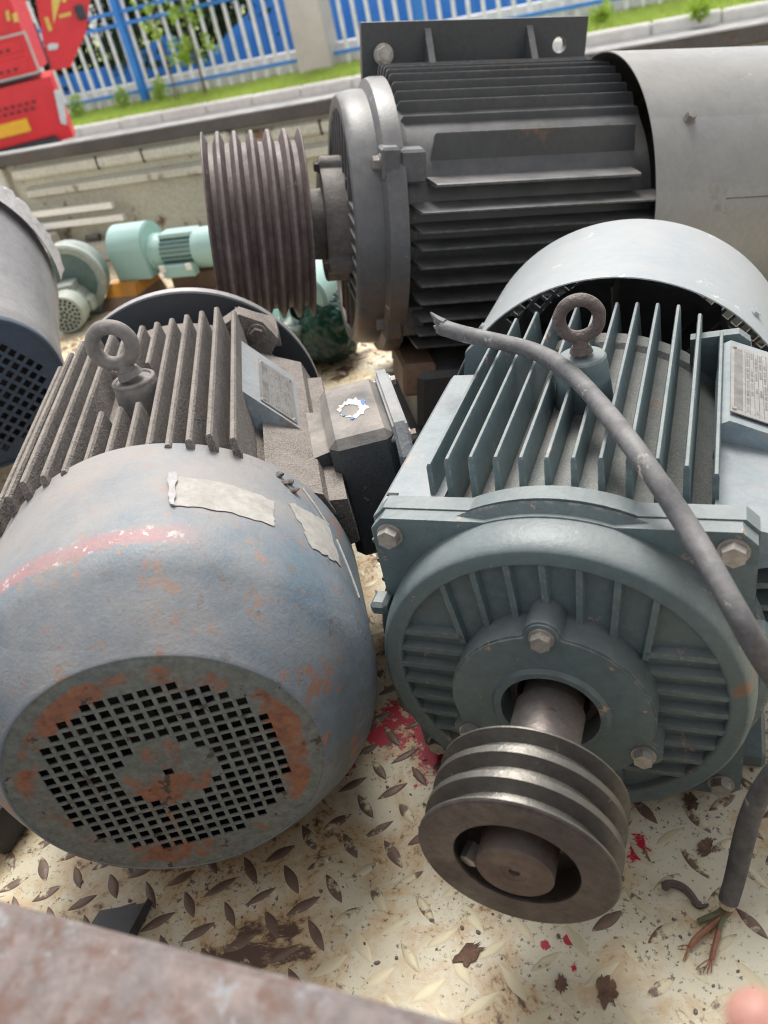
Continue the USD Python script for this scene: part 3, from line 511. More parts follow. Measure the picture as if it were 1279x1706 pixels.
part('fan_shroud', lathe([(.03, .605), (.158, .605), (.160, .63), (.155, .63), (.155, .608), (.03, .608)], 64), 'inner_dark', B)
part('cooling_fan', [cyl((0, .50, 0), (0, .60, 0), .05, .045)] + [cbox(-.0015, .0015, .52, .60, .04, .185, .0005).apply_transform(trimesh.transformations.rotation_matrix(k * math.pi / 4, [0, 1, 0])) for k in range(8)], 'inner_dark', B)
for a in (.85, -.85, 2.4, -2.4): part('cowl_screw', hexbolt((RC * math.sin(a), .50, RC * math.cos(a)), (math.sin(a), 0, math.cos(a)), .006, .003), 'cowl_paint', B)
for a in (-1, 1): part('foot', [cbox(a * .075, a * .19, .09, .34, -.184, -.162, .004), cbox(a * .10, a * .15, .10, .33, -.165, -.09, .004)], 'black_paint' if a < 0 else 'teal_paint', B)
part('shaft', lathe([(0, -.182), (.012, -.182), (.0125, -.1805), (.027, -.1805), (.0295, -.178), (.0295, -.11), (.0315, -.108), (.0315, -.025), (.028, -.02), (.028, .02), (0, .02)], 48), 'shaft_steel', B)

# its pulley sits on the shaft: a thing of its own
Bp = thing('pulley', 'small three groove V belt pulley on the shaft of the grey green motor', 'pulley', (-.1265, .5188, .184), mat3(s, d, u))
pr = v_pulley(None, .0785, -.178, -.108, 3, None, None, .049, .028)
part('sheave', lathe([p for p in pr], 128), 'pulley_groove', Bp, smooth=30)
part('face_plate', lathe([(.0492, -.1765), (.0495, -.1786), (.0525, -.1792), (.0762, -.1792), (.0780, -.1775)], 128), 'pulley_face', Bp, smooth=50)
part('web', lathe([(.030, -.152), (.0495, -.151), (.0495, -.125), (.030, -.125)], 64), 'pulley_groove', Bp)
part('hub', lathe([(0, -.1725), (.004, -.173), (.0045, -.1845), (.0095, -.185), (.010, -.1855), (.029, -.1855), (.0305, -.184), (.0305, -.15), (0, -.15)], 48), 'rusty_steel', Bp)
part('keeper_bolt', [hexbolt((-.037, -.160, -.012), (-.25, -1, -.1), .008, .014, False)], 'bolt_steel', Bp)

# ------------------------------------------------------------------ A: dusty motor, fan end towards us
d, s, u = np.array([-.45853, .88867, .00448]), np.array([.888675, .458537, 0]), np.array([.00205, -.00398, .99999])
A = thing('electric_motor', 'dusty motor with blue grey fan cowl, red brushed band and rusty perforated end', 'electric motor', (-.4433, .351, .2106), mat3(s, d, u))
RA = .2037
bz = lambda t: tuple((1 - t) ** 2 * np.array([.1875, .050]) + 2 * t * (1 - t) * np.array([.2025, .066]) + t * t * np.array([RA, .098]))
prof = [(.1395, .003), (.1402, .0004), (.1418, .0004)] + [(.1418 + (.1875 - .1418) * t, .001 + .049 * t - .0025 * math.sin(math.pi * t)) for t in np.linspace(.05, .94, 8)] + [bz(t) for t in np.linspace(0, 1, 10)] + [(RA + .0004, .17), (RA, .249), (RA - .0016, .249), (RA - .0016, .10), (.14, .008)]
cw = lathe(prof, 160); V = np.array(cw.vertices); ang = np.arctan2(V[:, 0], V[:, 2]); rr = np.hypot(V[:, 0], V[:, 2])
dent = 1 - .006 * np.clip(meshkit.noise(np.stack([np.sin(ang) * 3, np.cos(ang) * 3, V[:, 1] * 9], -1), 5) - .45, 0, 1) * 2
V[:, 0] *= dent; V[:, 2] *= dent; cw.vertices = V
part('fan_cowl', cw, 'cowl_blue', A, smooth=50)
part('cowl_disc', perforated(.1405, .01235, .0088, .0395, .1095, .0012, .0016, 0), 'cowl_disc', A, smooth=False)
part('cooling_fan', [lathe([(0, .05), (.17, .05), (.17, .055), (0, .055)], 48)] + [cbox(-.0015, .0015, .03, .12, .04, .15, .0005).apply_transform(trimesh.transformations.rotation_matrix(k * math.pi / 3.5, [0, 1, 0])) for k in range(7)], 'inner_dark', A)
part('stator_frame', lathe([(.05, .20), (.15, .22), (.165, .25), (.165, .64), (.172, .645), (.172, .685), (.15, .70), (.12, .712)], 96), 'dusty_grey', A)
for i in range(13):
    sx = -.141 + i * .0214; zt = min(.200, chord(.222, sx))
    if i == 5 or i == 6 or i == 7:
        part('cooling_fin', fin_z(sx, chord(.165, sx) - .012, zt, .235, .375, .0125, .0068, (.004, .012)), 'dusty_grey', A, smooth=25)
        part('cooling_fin', fin_z(sx, chord(.165, sx) - .012, zt, .47, .64, .0125, .0068, (.008, .016)), 'dusty_grey', A, smooth=25)
    else: part('cooling_fin', fin_z(sx, chord(.165, sx) - .012, zt, .235, .64, .0125, .0068, (.004, .016)), 'dusty_grey', A, smooth=25)
for sg in (-1, 1):
    for i in range(8):
        z = (.085 if sg < 0 else .03) - i * .023
        part('cooling_fin', fin_x(z, sg * (chord(.165, z) - .012), sg * min(.198, chord(.222, z)), .25, .64, .009, .005, (.004, .014)), 'dusty_grey', A, smooth=25)
# nameplate pad on the upper right, stepped casting beside it
part('nameplate_pad', hull([(x, y, z) for y in (.405, .570) for x, z in ((.110, .10), (.112, .160), (.120, .164), (.176, .094), (.178, .07))]), 'dusty_blue', A)
part('frame_step', hull([(x, y, z) for y in (.255, .63) for x, z in ((.13, .06), (.132, .118), (.188, .088), (.196, .06))]), 'dusty_grey', A)
part('frame_step', hull([(x, y, z) for y in (.262, .60) for x, z in ((.16, .0), (.17, .078), (.212, .070), (.214, .01))]), 'dusty_grey', A)
plate_on(A, np.array([.1715, .412, .1005]), (0, 1, 0), (-.625, 0, .78), .13, .055, seed=5, rows=5)
part('terminal_box', [cbox(.205, .283, .315, .475, -.06, .112, .010), hull([(x, y, z) for x, q in ((.17, .0), (.21, .012)) for y in (.33 + q, .46 - q) for z in (-.03, .09)])], 'box_paint', A)
lid = Polygon([(.295, -.06), (.295, .085), (.320, .118), (.470, .118), (.495, .09), (.495, -.06), (.47, -.085), (.32, -.085)])
lm = trimesh.creation.extrude_polygon(lid, .012, engine='earcut'); V = lm.vertices; lm.vertices = np.stack([.285 + V[:, 2], V[:, 0], V[:, 1]], -1); lm.fix_normals()
lm2 = trimesh.creation.extrude_polygon(lid.buffer(-.006), .018, engine='earcut'); V = lm2.vertices; lm2.vertices = np.stack([.282 + V[:, 2], V[:, 0], V[:, 1]], -1); lm2.fix_normals()
part('terminal_box_lid', [lm, lm2], 'dusty_blue', A)
for y, z in ((.325, .095), (.468, .10), (.325, -.06), (.468, -.06)): part('lid_bolt', [hexbolt((.300, y, z), (1, 0, 0), .007, .006), cyl((.274, y, z), (.300, y, z), .0055)], 'bolt_steel', A)
def blob(cx, cy, rx, ry, seed, n=28, lo=.75):
    r_ = random.Random(seed); return Polygon([(cx + rx * math.cos(a) * r_.uniform(lo, 1.1), cy + ry * math.sin(a) * r_.uniform(lo, 1.1)) for a in np.linspace(0, 2 * math.pi, n, endpoint=False)])
def flat_z(poly, z, t):
    ms = [trimesh.creation.extrude_polygon(g, t, engine='earcut') for g in getattr(poly, 'geoms', [poly])]; m = cat_(ms); m.apply_translation((0, 0, z)); return m
stk = part('sticker', flat_z(blob(.244, .392, .019, .028, 4, 40).difference(blob(.239, .389, .012, .018, 5, 30)).difference(blob(.262, .37, .008, .012, 11)), .1122, .0006), 'sticker_white', A)
for q_ in (blob(.258, .402, .003, .009, 6), blob(.240, .3665, .0025, .004, 8), blob(.231, .38, .002, .004, 9)): part('sticker_print', flat_z(q_, .1126, .0005), 'sticker_blue', stk)
part('lifting_boss', cyl((0, .42, .15), (0, .42, .205), .029, .0255, 32), 'eye_grey', A)
part('boss_rim', torus((0, .42, .2045), .0235, .0028, 2, 40, 10), 'eye_grey', A)
eyebolt(A, (0, .42, .203), .0225, .0086, 'eye_grey', -.1, .016, -.16)
part('rear_lug', [hull([(x, y, z) for y in (.645, .68) for x, z in ((.09, .10), (.145, .10), (.165, .125), (.15, .155), (.12, .175), (.08, .16))]), cyl((.137, .64, .142), (.137, .655, .142), .014), hull([(x, y, z) for y, zz2 in ((.68, .0), (.722, .012)) for x, z in ((.105, .11 + zz2), (.165, .10 + zz2), (.165, .12 + zz2), (.11, .15 + zz2))])], 'dusty_grey', A)
part('rear_lug_bolt', hexbolt((.137, .64, .142), (0, -1, 0), .011, .007, False), 'eye_rust', A)
part('mounting_flange', lathe([(.10, .727), (.2035, .727), (.205, .729), (.205, .731), (.10, .731)], 128), 'dark_flange', A)
part('flange_rim', lathe([(.203, .731), (.2055, .7315), (.2055, .748), (.2035, .750), (.10, .750), (.10, .731)], 128), 'flange_edge', A)
part('shaft', lathe([(0, .70), (.027, .70), (.027, .86), (.025, .862), (0, .862)], 32), 'shaft_steel', A)
for a in (-1, 1): part('foot', [cbox(a * .08, a * .19, .30, .60, -.2106, -.19, .004), cbox(a * .11, a * .15, .31, .59, -.19, -.10, .004)], 'dusty_grey', A)
def cyl_patch(parent, name, R_, corners, mat, seed=0, lift=.0006, nu=14, nv=10, rag=.003):
    """A sheet pasted on the cowl; corners (angle in degrees, y)."""
    c = np.array(corners, float); r_ = np.random.RandomState(seed); V = []
    for i in range(nu + 1):
        for j in range(nv + 1):
            a, b = i / nu, j / nv; q = (1 - a) * (1 - b) * c[0] + a * (1 - b) * c[1] + a * b * c[2] + (1 - a) * b * c[3]
            if i in (0, nu) or j in (0, nv): q = q + r_.uniform(-1, 1, 2) * np.array([rag / R_ * 57.3, rag])
            rr = R_ + lift + .0012 * max(0, r_.rand() - .72)
            V.append((rr * math.sin(math.radians(q[0])), q[1], rr * math.cos(math.radians(q[0]))))
    F = []
    for i in range(nu):
        for j in range(nv): k = i * (nv + 1) + j; F += [(k, k + 1, k + nv + 2), (k, k + nv + 2, k + nv + 1)]
    V = np.array(V); n_ = len(V); W = V.copy(); W[:, 0] *= 1 + .0004 / R_; W[:, 2] *= 1 + .0004 / R_
    m = trimesh.Trimesh(np.vstack([V, W]), F + [(a + n_, c_ + n_, b + n_) for a, b, c_ in F], process=False)
    return part(name, m, mat, parent, smooth=60)
cyl_patch(A, 'paper_label', RA, [(17.5, .179), (45, .172), (44.5, .127), (18, .126)], 'label_paper', 1, rag=.0012)
cyl_patch(A, 'torn_label', RA, [(50, .186), (66, .205), (70, .142), (57, .128)], 'label_paper', 2, rag=.003)
cyl_patch(A, 'flap', RA, [(16, .182), (18.4, .184), (18.4, .124), (17, .130)], 'torn_sheet', 3, .003, 4, 8, .0015)
for k, (q, y) in enumerate([(49, .222), (50.5, .228), (52, .215), (47, .232)]): part('grime', jitter(trimesh.creation.icosphere(2, .0045).apply_scale((1.6, 1, .5)).apply_translation((RA * math.sin(math.radians(q)), y, RA * math.cos(math.radians(q)))), .0015, 200, k), 'eye_rust', A, smooth=60)
for q0, q1, y0, y1 in ((56, 66, .235, .20), (70, 80, .19, .13)): part('scrap_twig', tube([(RA * 1.004 * math.sin(math.radians(q)), y, RA * 1.004 * math.cos(math.radians(q))) for q, y in zip(np.linspace(q0, q1, 9), np.linspace(y0, y1, 9))], .0012, 6), 'label_paper', A)

# ------------------------------------------------------------------ C: large black motor lying on its side
d, w_, u = np.array([.86734756, .46475872, -.17806612]), np.array([-.47230688, .88143418, 0]), np.array([.15695356, .08410185, .98401853])
Cm = thing('electric_motor', 'big black finned motor on its side with a smooth grey fan cover', 'electric motor', (-.63442, 1.40112, .38202), mat3(-w_, d, u))
endshield(.2172, None, Cm, 'grey_paint', cap_r=.105, depth=.06, ribs=.033)
bearing_cap(Cm, 'eye_grey', .10, .05, -.035, (90, -30, 210), 'eye_rust')
part('outer_cap', lathe([(.036, -.062), (.056, -.060), (.060, -.055), (.062, -.034), (.036, -.034)], 48), 'eye_grey', Cm)
for a in (-.9, .4, 2.1, 3.7): part('outer_cap_bolt', hexbolt((.05 * math.sin(a), -.060, .05 * math.cos(a)), (0, -1, 0), .007, .006), 'eye_rust', Cm)
part('shaft', lathe([(0, -.238), (.036, -.238), (.038, -.236), (.038, 0), (0, 0)], 48), 'rusty_steel', Cm)
part('shield_body', lathe([(.2175, .045), (.232, .052), (.235, .062), (.235, .082), (.20, .088)], 96), 'grey_paint', Cm)
part('stator_frame', lathe([(.15, .08), (.208, .085), (.200, .10), (.200, .50), (.15, .52)], 96), 'black_paint', Cm)
for sg in (-1, 1):
    for sz in (-1, 1):
        part('corner_lug', [cbox(sg * .155, sg * .20, .045, .075, sz * .105, sz * .155, .004), cbox(sg * .16, sg * .198, .075, .115, sz * .10, sz * .15, .004)], 'grey_paint', Cm)
        part('lug_bolt', hexbolt((sg * .178, .045, sz * .13), (0, -1, 0), .012, .010), 'eye_grey', Cm)
for x, zt in ((.097, .185), (.069, .204), (.041, .216), (.013, .227), (-.015, .237), (-.043, .242), (-.071, .244), (-.099, .244), (-.127, .244)):
    part('cooling_fin', fin_z(x, chord(.20, x) - .012, zt, .082, .505, .008, .0045, (.016, .008)), 'black_paint', Cm, smooth=25)
    part('cooling_fin', fin_z(x, -(chord(.20, x) - .012), -min(.235, chord(.262, x)), .100, .505, .008, .0045, (.022, .008), -1), 'black_paint', Cm, smooth=25)
part('cooling_fin', fin_z(.152, .11, .166, .128, .478, .008, .0045, (.012, .006)), 'black_paint', Cm, smooth=25)
part('cooling_fin', fin_x(.100, .15, .222, .118, .468, .009, .006, (.010, .006)), 'grey_paint', Cm, smooth=25)
for sg in (1, -1):
    for i in range(9):
        z = .066 - i * .0292 + .0025 * (i > 1)
        part('cooling_fin', fin_x(z, sg * (chord(.206, z) - .012), sg * min(.25, chord(.272, z)), .088, .505, .008, .0045, (.012, .006)), 'black_paint', Cm, smooth=25)
RF = .2601
fc = lathe([(RF - .002, .4796), (RF, .4796), (RF, .96), (RF - .006, .985), (RF - .03, .995), (.05, .995), (.05, .993), (RF - .03, .993), (RF - .008, .983), (RF - .002, .96), (RF - .002, .4796)], 128)
part('packing_block', [cbox(.10, .205, .075, .135, -.262, -.20, .006), cbox(.12, .21, .15, .40, -.25, -.225, .004)], 'brown_base', Cm, label='brown rusty packing under the fins')
part('fan_cover', fc, 'steel_sheet', Cm, smooth=45)
for a, y in ((.83, .545), (-.9, .545), (2.3, .545)): part('cover_bolt', hexbolt((RF * math.sin(a), y, RF * math.cos(a)), (math.sin(a), 0, math.cos(a)), .0085, .011), 'eye_grey', Cm)
part('cover_seam', cbox(.2455, .2462, .60, .94, .062, .0635, .0002).apply_translation((.0075, 0, .0)), 'black_paint', Cm)
# feet: one long plate standing at the far side, with webs
fp = Polygon([(.078, -.30), (.078, .306), (.522, .306), (.522, -.30)]).difference(circle(.014, (.468, .259))).difference(circle(.014, (.468, -.25))).difference(circle(.014, (.118, -.25)))
fm = trimesh.creation.extrude_polygon(fp, .022, engine='earcut'); V = fm.vertices; fm.vertices = np.stack([-.222 + V[:, 2] - .022, V[:, 0], V[:, 1]], -1); fm.fix_normals()
part('foot_plate', fm, 'black_paint', Cm, smooth=20)
for y in (.205, .405):
    for sg in (1, -1): part('foot_web', hull([(x, y + a, z * sg) for a in (-.006, .006) for x, z in ((-.223, .295), (-.223, .19), (-.15, .19), (-.16, .225))]), 'grey_paint', Cm)
part('foot_bolt', [cyl((-.222, .117, .254), (-.185, .117, .254), .009), hexbolt((-.205, .117, .254), (1, 0, 0), .016, .014)], 'bolt_steel', Cm)
part('terminal_box', [cbox(-.06, .215, .10, .36, -.33, -.215, .01), cbox(.02, .095, .085, .19, -.262, -.205, .006)], 'black_paint', Cm)
part('terminal_box_lid', cbox(-.08, .235, .085, .40, -.352, -.3305, .004), 'black_paint', Cm)

Cp = thing('pulley', 'large brown multi groove pulley on the black motor shaft', 'pulley', (-.63442, 1.40112, .38202), mat3(-w_, d, u))
n = 6; y0, y1, r = -.232, -.064, .161; wv = (y1 - y0) / n; prof = [(.04, y0 + .03), (.10, y0 + .03), (.105, y0), (r - .001, y0), (r, y0 + .001)]
for i in range(n):
    a = y0 + i * wv; prof += [(r, a + wv * .09), (r - .019, a + wv * .36), (r - .019, a + wv * .64), (r, a + wv * .91)]
prof += [(r, y1 - .001), (r - .001, y1), (.10, y1), (.095, y1 - .03), (.04, y1 - .03)]
part('sheave', lathe(prof, 128), 'pulley_brown', Cp, smooth=30)
part('hub', lathe([(.037, y0 + .01), (.06, y0 + .01), (.062, y0 + .012), (.062, y1 - .01), (.06, y1 - .008), (.037, y1 - .008)], 48), 'rusty_steel', Cp)

# ------------------------------------------------------------------ D: motor cut by the left edge of the picture
hd, tl = -.953, .195
d = np.array([math.sin(hd) * math.cos(tl), math.cos(hd) * math.cos(tl), math.sin(tl)]); s = np.array([d[1], -d[0], 0]); s /= np.linalg.norm(s); u = np.cross(s, d)
D = thing('electric_motor', 'grey motor with dark blue perforated fan guard at the left edge of the photo', 'electric motor', (-1.128, .924, .297), mat3(s, d, u))
part('fan_cowl', lathe([(.136, .001), (.1385, .0)] + [(.139 + .012 * t, .004 + .03 * t) for t in np.linspace(0, 1, 5)] + [(.151 + (.270 - .151) * t ** 1.15, .034 + .37 * t) for t in np.linspace(.05, 1, 12)] + [(.272, .43), (.262, .432)], 96), 'guard_body', D, smooth=50)
part('guard_rim', lathe([(.134, -.003), (.139, -.004), (.1415, 0), (.1415, .012), (.137, .014)], 96), 'guard_blue', D)
part('guard_disc', perforated(.1375, .0172, .0112, .0, .106, -.001, .0016, .62, False, (.004, .003)), 'guard_blue', D, smooth=False)
part('cooling_fan', [lathe([(0, .06), (.14, .06), (.14, .066), (0, .066)], 40)], 'inner_dark', D)
V, F = [], []
for i in range(40):
    q = math.radians(20 + i * 75 / 39); j = .006 * (rnd.random() - .5)
    for (rr, y) in ((.268, .36), (.279 + j, .385 + 2 * j), (.292 + 1.5 * j, .405 + 4 * j), (.290 + j, .435 + 2 * j)): V.append((rr * math.sin(q), y, rr * math.cos(q)))
for i in range(39):
    for k in range(3): a = 4 * i + k; F += [(a, a + 4, a + 5), (a, a + 5, a + 1)]
V = np.array(V); k = len(V); part('torn_sheet', trimesh.Trimesh(np.vstack([V, V * np.array([.994, 1, .994])]), F + [(a + k, c + k, b + k) for a, b, c in F], process=False), 'torn_sheet', D, smooth=30)
part('stator_frame', lathe([(.2, .42), (.25, .43), (.25, .9), (.2, .95), (.04, .96), (.04, 1.05), (0, 1.05)], 72), 'guard_body', D)
for i in range(15):
    q = math.radians(-110 + i * 16); part('cooling_fin', fin_z(0, .24, .28, .46, .88, .01, .005).apply_transform(trimesh.transformations.rotation_matrix(q, [0, 1, 0])), 'guard_body', D, smooth=25)
part('foot', [cbox(-.2, .2, .45, .85, -.50, -.20, .01)], 'guard_body', D)

# ------------------------------------------------------------------ small geared motors at the back
def gear_motor(name, label, loc, rot, mats, scale=1.):
    ca, sa = math.cos(rot), math.sin(rot)
    t = thing(name, label, 'gear motor', loc, np.array([[ca, sa, 0], [-sa, ca, 0], [0, 0, 1]]) * scale, None)
    hou, mot, finm = mats
    # gearbox: round-topped casting, thick along x; motor along +x
    poly = Polygon([(-.064, 0), (.064, 0), (.068, .092)] + [(.068 * math.cos(a), .092 + .068 * math.sin(a)) for a in np.linspace(.1, math.pi - .1, 16)] + [(-.068, .092)])
    def ex(pl, x0, x1):
        m_ = trimesh.creation.extrude_polygon(pl, x1 - x0, engine='earcut'); V = m_.vertices; m_.vertices = np.stack([x0 + V[:, 2], V[:, 0], V[:, 1]], -1); m_.fix_normals(); return m_
    part('gearbox', [ex(poly.buffer(-.004), -.070, -.0655), ex(poly, -.066, .062), ex(poly.buffer(-.004), .0615, .066)], hou, t, smooth=40)
    ZM = .062
    def lx(prof, z=ZM, n=48):
        m_ = lathe(prof, n); V = m_.vertices; m_.vertices = np.stack([V[:, 1], V[:, 0], V[:, 2] + z], -1); m_.fix_normals(); return m_
    part('adapter', lx([(.0, .064), (.058, .066), (.058, .078), (.054, .082), (.05, .112), (0, .112)]), hou, t)
    part('motor_body', lx([(0, .105), (.048, .105), (.048, .235), (0, .235)]), mot, t)
    for k in range(22):
        a = k * 2 * math.pi / 22
        part('cooling_fin', bx(.112, .228, -.0015, .0015, .043, .055).apply_transform(trimesh.transformations.rotation_matrix(a, [1, 0, 0])).apply_translation((0, 0, ZM)), finm, t, smooth=False)
    part('motor_top', cbox(.108, .232, -.030, .030, ZM + .044, ZM + .060, .003), mot, t)
    part('fan_cover', lx([(.056, .228), (.060, .230), (.062, .31), (.058, .322), (.048, .326), (.0, .326)]), mot, t)
    part('terminal_foot', cbox(.112, .228, -.072, -.038, ZM - .066, ZM - .026, .004), mot, t)
    for x in (.108, .205): part('terminal_bolt_plate', cbox(x, x + .022, -.077, -.0715, ZM - .044, ZM - .022, .002), 'galv_strip', t)
    return t
E_ = gear_motor('gear_motor', 'mint green geared motor with round topped gearbox beside the far board', (-1.722, 2.215, .068), .0, ('mint_paint', 'mint_paint', 'mint_dark'))
ob = thing('orange_bracket', 'orange painted bracket with brown lower half under the mint green gearbox', 'bracket', (-1.765, 2.15, 0))
part('upper_plate', hull([(x, y, z) for z, hx, y0, y1 in ((.034, .062, -.050, .10), (.067, .050, -.018, .10)) for x in (-hx, hx) for y in (y0, y1)]), 'orange_paint', ob)
part('base_block', hull([(x, y, z) for z, hx, y0, y1 in ((0, .075, -.080, .10), (.0335, .0625, -.051, .10)) for x in (-hx, hx) for y in (y0, y1)]), 'brown_base', ob)
wd = thing('timber_block', 'dark timber block under the motor of the mint green geared motor', 'timber', (-1.55, 2.22, 0)); part('block', cbox(-.08, .12, -.02, .06, 0, .063, .004), 'brown_base', wd)

# F: grey-green small motor with round grille, big round housing behind it
Fh = thing('gear_motor', 'small grey green motor with round drilled grille and disc shaped housing', 'gear motor', (-1.830, 1.905, .061), mat3((.93, .36, 0), (-.36, .93, 0), (0, 0, 1)))
hs = []
for k, (rr, n_) in enumerate(((.009, 5), (.021, 9), (.033, 15), (.044, 20))):
    for i in range(n_): a = i * 2 * math.pi / n_ + k; hs.append(sbox(-.0035, -.0035, .0035, .0035).buffer(.0006)); hs[-1] = __import__('shapely').affinity.translate(hs[-1], rr * math.cos(a), rr * math.sin(a))
part('grille', extr_y(circle(.054).difference(unary_union(hs)), -.001, .0015), 'greygreen_paint', Fh, smooth=False)
part('fan_cover', lathe([(.0515, .001), (.055, .0), (.0575, .004), (.0585, .065), (.055, .065), (.055, .01)], 48), 'greygreen_paint', Fh)
part('fan', lathe([(0, .02), (.05, .02), (.05, .024), (0, .024)], 24), 'inner_dark', Fh)
part('motor_body', lathe([(0, .055), (.05, .055), (.05, .15), (0, .15)], 40), 'greygreen_paint', Fh)
part('motor_top', cbox(-.028, .028, .07, .14, .04, .068, .004), 'greygreen_paint', Fh)
part('terminal_box', cbox(.03, .068, .08, .13, -.03, .015, .008), 'greygreen_paint', Fh)
part('housing', lathe([(0, .145), (.098, .145), (.104, .15), (.107, .16), (.107, .225), (.102, .23), (0, .23)], 72, (0, .058)), 'green_housing', Fh)
part('housing_rim', lathe([(.086, .143), (.104, .140), (.111, .146), (.111, .164), (.1075, .166), (.086, .160)], 72, (0, .058)), 'greygreen_paint', Fh)
part('hang_tag', cbox(-.075, -.048, .10, .105, .06, .11, .001), 'label_paper', Fh)
part('foot', cbox(-.06, .06, .15, .225, -.061, -.03, .004), 'green_housing', Fh)

# G: mint unit half wrapped in green film, behind the big pulley
G = thing('wrapped_gear_motor', 'mint green machine half wrapped in dark green plastic film behind the large pulley', 'gear motor', (-.90, 1.66, 0))
part('housing', [lathe([(0, -.06), (.05, -.06), (.058, -.052), (.058, .06), (.05, .066), (0, .066)], 48, (.04, .165)), cbox(-.005, .085, -.06, .06, .05, .16, .006)], 'mint_paint', G)
part('gear_case', [cbox(-.16, .02, -.08, .06, .0, .115, .012), cbox(-.17, .03, -.09, .07, .095, .112, .004)], 'green_housing', G)
for i in range(5): part('cooling_fin', hull([(-.13 + i * .032 + a, y, z) for a, y, z in ((-.006, -.05, .11), (.006, -.05, .11), (-.006, .05, .11), (.006, .05, .11), (-.002, -.04, .145), (.002, -.04, .145), (-.002, .04, .145), (.002, .04, .145))]), 'mint_paint', G)
bag = trimesh.creation.icosphere(5, 1.); V = np.array(bag.vertices); V[:, 2] = np.sign(V[:, 2]) * np.abs(V[:, 2]) ** .8
V = V * (1 + .34 * (meshkit.fbm(V * 2.2, 4, 9) - .5)[:, None] + .10 * (np.abs(meshkit.noise(V * 7, 4) - .5))[:, None]); V = V * np.array([.072, .07, .085]) + np.array([.062, -.015, .082]); V[:, 2] = np.maximum(V[:, 2], .001)
bag.vertices = V; part('plastic_film', bag, 'plastic_green', G, smooth=60)

# strips leaning on the far board
for k, (z, dz) in enumerate(((.205, .018), (.158, .02))):
    o = part('metal_strip', hull([(x, 2.60 + a * .02 + (x + 2.2) * .02, z + b * .011 + (x + 2.2) * (-.012)) for x in (-3.1, -2.07 + .03 * k) for a in (0, 1) for b in (-1, 1)]), 'galv_strip')
    tag(o, ('upper' if k == 0 else 'lower') + ' of two white metal strips lying against the far side board', 'metal strip', 'white metal strips by the far board')
part_blk = thing('strip_support', 'pale scrap block holding up the white metal strips', 'scrap block', (-2.45, 2.55, 0))
part('block', cbox(-.12, .10, -.03, .045, 0, .138, .006), 'far_board_pale', part_blk)

# ------------------------------------------------------------------ cable across the teal motor
cb = thing('power_cable', 'thick grey rubber cable with frayed copper cores lying across the grey green motor', 'cable')
zt = .184 + .2 + .0105
K = [atz(738, 545, zt + .012), atz(800, 563, zt + .004), atz(880, 582, zt), atz(950, 622, zt), atz(1020, 700, zt), aty(1080, 780, .582), aty(1135, 862, .548), aty(1185, 945, .508), aty(1238, 1040, .474), at(1292, 1130, .612), at(1330, 1205, .63), at(1305, 1268, .66), at(1262, 1330, .69), at(1236, 1410, .718), at(1213, 1500, .740)]
P = spline(K, 130); rj = .0091 * (1 + .03 * np.sin(np.arange(130) * .33))
part('sheath', tube(P, rj, 18), 'rubber_cable', cb, smooth=60)
e = P[-1]; dv = P[-1] - P[-4]; dv /= np.linalg.norm(dv)
part('sheath_lining', cyl(e - dv * .002, e + dv * .006, .0080, .0070, 16), 'sheath_end', cb)
for i, (uu, vv, mt) in enumerate(((1150, 1577, 'copper_old'), (1185, 1598, 'copper_old'), (1163, 1535, 'core_olive'), (1196, 1560, 'core_olive'))):
    q = atz(uu, vv, .004); mid = (e + dv * .02) * .5 + q * .5 + np.array([0, 0, .006]); a0 = e + np.array([.003 * math.cos(i * 1.6), .003 * math.sin(i * 1.6), 0])
    part('core', tube(spline([a0, a0 + dv * .012, mid, q], 14), np.linspace(.0031, .0024, 14), 8), mt, cb)
for k in range(9):
    q = [atz(1147, 1576, .004), atz(1184, 1597, .004)][k % 2]; a_ = rnd.uniform(0, 6.28); part('copper_strand', tube(spline([q, q + np.array([math.cos(a_) * .004 - .002, math.sin(a_) * .003 - .003, .001]), q + np.array([math.cos(a_) * .008 - .005, math.sin(a_) * .006 - .007, -.002])], 6), np.linspace(.0008, .0004, 6), 5), 'copper_old', cb)
e0 = P[0]; dv0 = P[0] - P[3]; dv0 /= np.linalg.norm(dv0)
for a, b in ((1, 1), (.3, .2), (-.5, .6), (-1, .1)): part('frayed_strand', tube(spline([e0 + np.array([0, 0, a * .006]) - dv0 * .004, e0 + dv0 * .007 + np.array([0, 0, a * .008]), e0 + dv0 * (.012 + .004 * b) + np.array([0, 0, a * .010 + .003 * b])], 7), [.005, .005, .0045, .004, .0032, .0024, .001], 7), 'rubber_cable', cb)

# debris on the deck
q = atz(200, 1540, 0); sc = thing('scrap_plate', 'small black folded metal scrap on the deck behind the near rail', 'scrap metal', (q[0], q[1], 0))
part('plate', [hull([(-.03, -.03, .0), (.028, -.028, .0), (.022, .026, .0), (-.028, .006, .0), (-.03, -.03, .006), (.028, -.028, .006), (.022, .026, .006), (-.028, .006, .006)]), hull([(.016, -.03, .004), (.03, -.03, .004), (.026, .028, .004), (.018, .022, .004), (.028, -.03, .018), (.0255, .026, .016)])], 'black_plate', sc)
q = atz(-5, 1405, 0); sc = thing('black_block', 'black block on the deck at the left edge beside the dusty motor', 'scrap metal', (q[0], q[1], 0)); part('block', cbox(-.10, .028, -.012, .10, 0, .06, .004), 'black_plate', sc)
lf = thing('dry_strip', 'curled dark brown strip on the deck beside the frayed cable end', 'debris')
Pl = spline([atz(1108, 1478, .012), atz(1120, 1472, .006), atz(1140, 1480, .004), atz(1155, 1497, .003), atz(1163, 1508, .003), atz(1180, 1506, .003)], 24)
